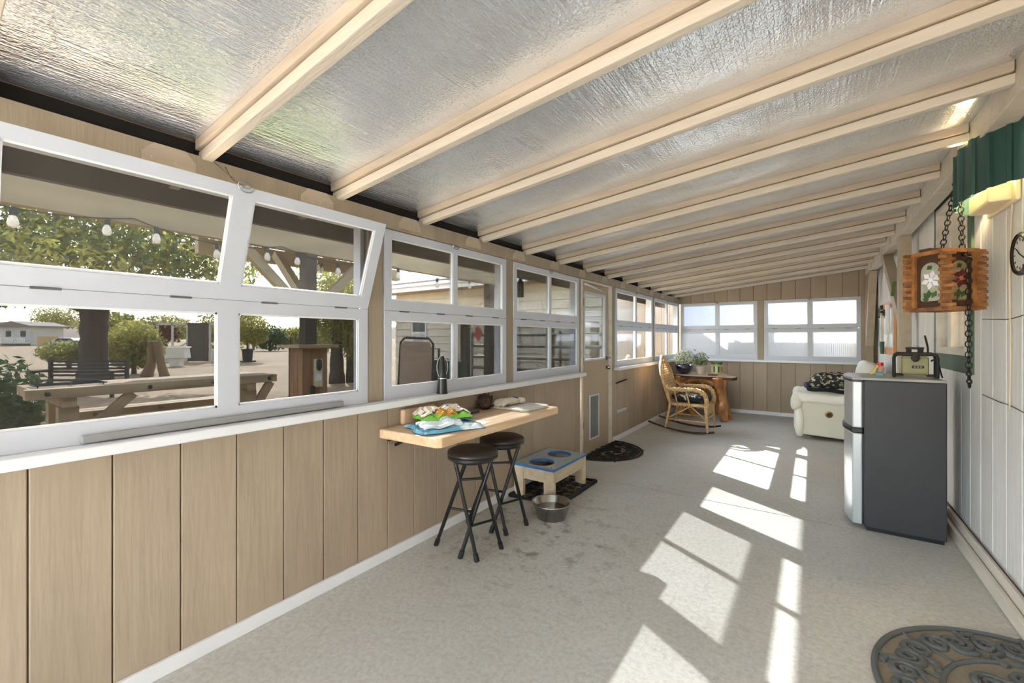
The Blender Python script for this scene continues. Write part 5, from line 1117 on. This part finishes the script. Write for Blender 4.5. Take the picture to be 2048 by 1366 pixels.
# ---- field fence posts, black tub
for i, (px, py, hh) in enumerate(((507, 694, 1.7), (522, 690, 1.5), (530, 689, 1.5), (546, 693, 1.8), (566, 692, 1.5), (576, 690, 1.4), (588, 693, 1.6), (598, 690, 1.3), (650, 690, 1.5), (700, 692, 1.5))):
    q = gnd(px, py + 6); o = MB().lathe([(.16, 0), (.14, hh * .6), (.13, hh), (0, hh + .05)], (0, 0, 0), 8).build('fence_post', 'post_grey'); o.location = q; o.rotation_euler = (.03 * math.sin(i * 2.3), .04 * math.sin(i * 1.7), 0)
    tag(o, 'weathered round field fence post, ' + ('first second third fourth fifth sixth seventh eighth ninth tenth'.split()[i]) + ' from the left', 'post', 'weathered posts of the far field fence')
q = gnd(495, 724); tu2 = thing('potted_tree', 'small round tree growing in a black tub on the field', 'potted tree', q)
trunk_tube(tu2, [q + V3((0, 0, .6)), q + V3((0, 0, 1.3)), q + V3((.05, 0, 2.0))], [.06, .05, .03], 'stem', 7); leaves('foliage', 'leaf_a', tu2, [(q + V3((0, 0, 2.0)), (1.1, 1.1, 1.0)), (q + Rt * .5 + V3((0, 0, 1.6)), (.7, .7, .6))], 3000, .07, .13, .4, .2, 35)
MB().lathe([(0, 0), (.24, 0), (.30, .72), (.33, .72), (.33, .78), (.28, .78), (.26, .7), (0, .7)], (0, 0, 0), 18).build('tub', 'pot_black', tu2, True, local=True); MB().box(-.4, .4, -.3, .3, 0, .1).build('base_board', 'pot_black', tu2, local=True)
# ---- pergola beyond the eave
pg = thing('pergola', 'weathered timber pergola with knee braces outside the windows', 'pergola', (-5.0, 2.85, GZ))
PX = -5.0
MB().box(PX - .05, PX + .05, -1.2, 6.6, 2.32, 2.56).build('front_beam', 'pergola_wood', pg); MB().box(PX - .12, PX - .05, -1.2, 6.6, 2.40, 2.60).build('front_beam', 'pergola_wood', pg)
for y_ in (2.85, 6.4): MB().box(PX - .07, PX + .07, y_ - .07, y_ + .07, 1.23 if y_ < 3 else GZ, 2.32).build('post', 'dark_post', pg)
MB().bar((PX, 2.80, 1.62), (PX, 2.08, 2.34), .09, .10, (0, 1, 1)).build('knee_brace', 'pergola_wood', pg); MB().bar((PX, 2.90, 1.62), (PX, 3.62, 2.34), .09, .10, (0, -1, 1)).build('knee_brace', 'pergola_wood', pg)
MB().bar((PX - .05, 2.85, 1.75), (PX - .75, 2.85, 2.40), .09, .10, (-1, 0, -1)).build('knee_brace', 'pergola_wood', pg)
MB().box(-8.6, -8.45, 2.9, 7.2, 2.74, 3.0).build('rear_beam', 'pergola_wood', pg)
def rz_(x): return 2.60 + (-4.95 - x) * .115
for y_ in (2.95, 3.7, 4.55, 5.4, 6.25): MB().bar((-8.8, y_, rz_(-8.8) + .07), (-4.95, y_, rz_(-4.95) + .07), .06, .14).build('joist', 'pergola_wood', pg)
for i in range(14): MB().bar((-8.67 + .275 * i, 2.85 - .06 * i, rz_(-8.67 + .275 * i) + .155), (-8.67 + .275 * i, 6.5, rz_(-8.67 + .275 * i) + .155), .268, .022).build('roof_board', 'deck_tan', pg)
MB().box(-8.6, -8.46, 6.33, 6.47, GZ, 2.74).build('post', 'dark_post', pg)
# boxed post base, cap and device
bp_ = thing('post_box', 'rough wooden box with flat cap around the pergola post', 'box', (PX, 2.85, GZ))
hb = .155
for k in range(3):
    w3 = 2 * hb / 3
    MB().box(PX - hb + k * w3 + .002, PX - hb + (k + 1) * w3 - .002, 2.85 - hb, 2.85 - hb + .02, GZ, 1.19).build('board', 'box_wood', bp_); MB().box(PX - hb + k * w3 + .002, PX - hb + (k + 1) * w3 - .002, 2.85 + hb - .02, 2.85 + hb, GZ, 1.19).build('board', 'box_wood', bp_)
    MB().box(PX + hb - .02, PX + hb, 2.85 - hb + k * w3 + .002, 2.85 - hb + (k + 1) * w3 - .002, GZ, 1.19).build('board', 'box_wood', bp_)
MB().box(PX - hb, PX - hb + .02, 2.85 - hb, 2.85 + hb, GZ, 1.19).build('board', 'box_wood', bp_)
MB().box(PX - .25, PX + .25, 2.60, 3.10, 1.19, 1.225).build('cap', 'timber', bp_)
dv = thing('outdoor_outlet', 'small beige and black device fixed on the wooden post box', 'device', (PX + hb, 2.86, .72))
MB().box(PX + hb, PX + hb + .05, 2.82, 2.92, .72, 1.06).build('housing', 'device_beige', dv, bevel=.012); MB().sup((PX + hb + .05, 2.87, .99), .02, .035, .07, .7, .7).build('hood', 'socket_black', dv, True); MB().box(PX + hb + .05, PX + hb + .055, 2.84, 2.90, .80, .88).build('sticker', 'paper', dv); MB().box(PX + hb, PX + hb + .05, 2.79, 2.82, .64, .74).build('hook', 'socket_black', dv)
# ---- string lights
def string(label, pts_, n_):
    t = thing('string_lights', label, 'string lights', pts_[0]); P_ = [Vector(p) for p in pts_]; path = []
    for a_, b_ in zip(P_[:-1], P_[1:]):
        for k in range(9): q_ = k / 8; path.append(a_ + (b_ - a_) * q_ - V3((0, 0, .10 * 4 * q_ * (1 - q_))))
    MB().tube(path, .005, 5).build('wire', 'socket_black', t)
    for i in range(n_):
        p = path[int((i + .5) * len(path) / n_)]
        s_ = MB().cyl((p.x, p.y, p.z - .055), .021, .06, 10).build('socket', 'socket_black', t); MB().lathe([(.012, 0), (.026, -.03), (.033, -.06), (.024, -.09), (0, -.10)], (p.x, p.y, p.z - .05), 12).build('bulb', 'bulb_clear', s_, True)
string('string lights with clear bulbs along the pergola front beam', [(PX + .08, -.2, 2.40), (PX + .08, 1.2, 2.36), (PX + .08, 2.5, 2.34), (PX + .08, 3.9, 2.36), (PX + .08, 6.0, 2.36)], 12)
string('string lights with clear bulbs sagging under the pergola roof', [(-5.3, 3.0, 2.55), (-6.6, 3.9, 2.66), (-7.9, 4.8, 2.80)], 7)
# ---- neighbouring lap sided building
lb = thing('lap_sided_house', 'beige lap sided building with white fascia beyond the gate', 'building', (-7.5, 8.8, GZ))
WY = 8.8
MB().box(-10.5, -3.7, WY + .02, WY + 4, GZ, 2.62).build('wall', 'lap_gap', lb)
for i in range(13):
    z = GZ + .21 * i; m = MB(); m.add([(x_, y_, zz) for x_ in (-10.5, -3.7) for y_, zz in ((WY + .02, z), (WY - .034, z), (WY + .006, z + .207), (WY + .02, z + .207))], [(0, 1, 2, 3), (7, 6, 5, 4), (0, 4, 5, 1), (1, 5, 6, 2), (2, 6, 7, 3), (3, 7, 4, 0)]); m.build('lap_board', 'lap_siding', lb)
for x_ in (-9.75, ):
    wn_ = MB().box(x_, x_ + .62, WY - .05, WY + .01, .95, 2.0).build('window', 'white_fascia', lb); MB().box(x_ + .06, x_ + .56, WY - .06, WY - .04, 1.02, 1.42).build('pane', 'far_wall', wn_); MB().box(x_ + .06, x_ + .56, WY - .06, WY - .04, 1.50, 1.94).build('pane', 'car_glass', wn_)
MB().box(-10.8, -3.68, WY - .62, WY, 2.62, 2.66).build('soffit', 'soffit_tan', lb); MB().box(-10.8, -3.68, WY - .66, WY - .62, 2.60, 2.80).build('fascia', 'white_fascia', lb)
rf_ = MB(); rf_.add([(x_, y_, z) for x_ in (-10.8, -3.68) for y_, z in ((WY - .68, 2.80), (WY + 4.3, 3.3), (WY + 4.3, 3.36), (WY - .68, 2.86))], [(0, 1, 2, 3), (7, 6, 5, 4), (0, 4, 5, 1), (1, 5, 6, 2), (2, 6, 7, 3), (3, 7, 4, 0)]); rf_.build('roof', 'far_roof', lb)
MB().tube([(-5.95, WY - .64, 2.66), (-5.95, WY - .55, 2.5), (-5.95, WY - .06, 2.3), (-5.95, WY - .06, GZ)], .045, 8).build('downspout', 'white_fascia', lb, True)
MB().box(-10.8, -3.68, WY - .74, WY - .66, 2.72, 2.80).build('gutter', 'white_fascia', lb)
# ---- tan shed at the far corner seen through the last windows
sd = thing('tan_shed', 'tan board shed past the end of the porch', 'shed', (-3.0, 10.6, GZ))
for i in range(9): MB().box(-3.6 + .2 * i + .003, -3.4 + .2 * i - .003, 10.6, 10.63, GZ, 2.75).build('board', 'shed_tan', sd)
MB().box(-3.6, -1.8, 10.63, 12.6, GZ, 2.75).build('wall', 'shed_tan', sd); MB().prism([(-3.64, 2.75), (-1.6, 2.75), (-1.6, 2.81), (-3.64, 2.9)], 10.3, 12.8, lambda u, v, d_: (u, d_, v)).build('roof', 'far_roof', sd)
shade_fence = thing('board_fence', 'board fence added unseen outside to shade the ribbed end windows', 'fence', (-.7, 9.02, GZ))  # added fence, hidden by the panes, keeps sun off their lower part
for i in range(20): MB().box(-2.1 + .16 * i, -1.945 + .16 * i, 9.0, 9.02, GZ, 1.92).build('board', 'fence_tan', shade_fence)
for z_ in (.3, 1.5): MB().box(-2.1, 1.1, 9.02, 9.06, z_, z_ + .08).build('fence_rail', 'fence_tan', shade_fence)
# ---- tube gate, dark post, red sign
gp_ = at(952, 720, 7.4); gt_ = thing('tube_gate', 'farm gate of horizontal metal tubes in front of the lap siding', 'gate', (-4.4, 6.6, GZ))
for i in range(7): MB().tube([(-5.6, 6.62, .08 + .215 * i), (-2.72, 6.62, .08 + .215 * i)], .030, 8).build('gate_rail', 'gate_green', gt_, True)
for x_ in (-5.6, -4.6, -3.6, -2.72): MB().tube([(x_, 6.62, .02), (x_, 6.62, 1.42)], .024, 8).build('gate_stile', 'gate_green', gt_, True)
o = MB().box(-5.85, -5.71, 6.55, 6.69, GZ, 1.75).build('gate_post', 'dark_post'); tag(o, 'dark square wooden post at the left end of the tube gate', 'post')
sg = MB().prism([(-.12, 0), (0, -.17), (.12, 0), (0, .17)], 0, .006, lambda u, v, d_: (u, d_, v)).build('warning_sign', 'sign_red'); sg.location = (-5.42, 6.585, 1.40); tag(sg, 'red diamond warning sign hanging on the tube gate', 'sign')
for px in (-4.05, -3.15):
    o = MB().box(px - .06, px + .06, 7.0, 7.12, GZ, 1.6).build('yard_post', 'pergola_wood'); tag(o, 'tan square post behind the tube gate, ' + ('left one' if px < -3.6 else 'right one'), 'post')
# ---- folded lounge chair leaning by the second window
q = at(832, 740, 4.9); lo = thing('folded_lounge', 'folded tan fabric lounge chair standing outside the second window', 'lounge chair', (q.x, q.y, GZ), TH - .1)
def lz(v, w_=.19, y_=0.): return [(-w_, y_, v), (w_, y_, v)]
m = MB().prism([(-.23, .10), (.17, .10), (.19, 1.30), (.16, 1.36), (-.14, 1.37), (-.17, 1.32)], -.01, .012, lambda u, v, d_: (u, d_ + .03 * math.sin(v * 4), v)).build('fabric', 'lounge_cloth', lo, local=True, bevel=.006)
for pts_ in ([(-.27, .02, 0), (-.25, .02, .2), (-.18, .0, 1.36), (-.13, 0, 1.41), (.15, 0, 1.40), (.20, 0, 1.34), (.19, .02, .1), (.19, .02, 0)], [(-.34, .10, 0), (-.20, .10, 1.30), (.24, .10, 1.28), (.22, .10, 0)]): MB().tube(pts_, .014, 8).build('frame_tube', 'lounge_dark', lo, True, local=True)
for z_ in [.15 + .1 * i for i in range(11)]: MB().tube([(.185, .01, z_), (.20, .03, z_ + .03)], .006, 5).build('lacing', 'lounge_dark', lo, local=True)
MB().bar((-.27, .05, .1), (-.20, .05, .85), .03, .05).build('arm_rest', 'lounge_dark', lo, local=True)
q = at(900, 750, 5.2); l2 = thing('green_lounge', 'folded green chair behind the tan lounge chair', 'lounge chair', (q.x, q.y, GZ), TH)
MB().prism([(-.22, .1), (.22, .1), (.20, 1.12), (-.20, 1.14)], -.01, .01, lambda u, v, d_: (u, d_, v)).build('fabric', 'lounge_green', l2, local=True); MB().tube([(-.24, .02, 0), (-.21, .02, 1.16), (.21, .02, 1.14), (.24, .02, 0)], .013, 8).build('frame_tube', 'lounge_dark', l2, True, local=True)
# ---- wind chime under the eave outside the third window
q = at(1041, 545, 3.75); wc = thing('wind_chime', 'small dark wind chime hanging outside the third window', 'wind chime', (q.x, q.y, 1.66))
MB().tube([(0, 0, .16), (0, 0, .42)], .003, 5).build('string', 'socket_black', wc, local=True); MB().box(-.022, .022, -.022, .022, .0, .12).build('body', 'dark_post', wc, local=True, bevel=.004); MB().lathe([(.03, .12), (.012, .16), (0, .17)], (0, 0, 0), 10).build('cap', 'socket_black', wc, local=True)
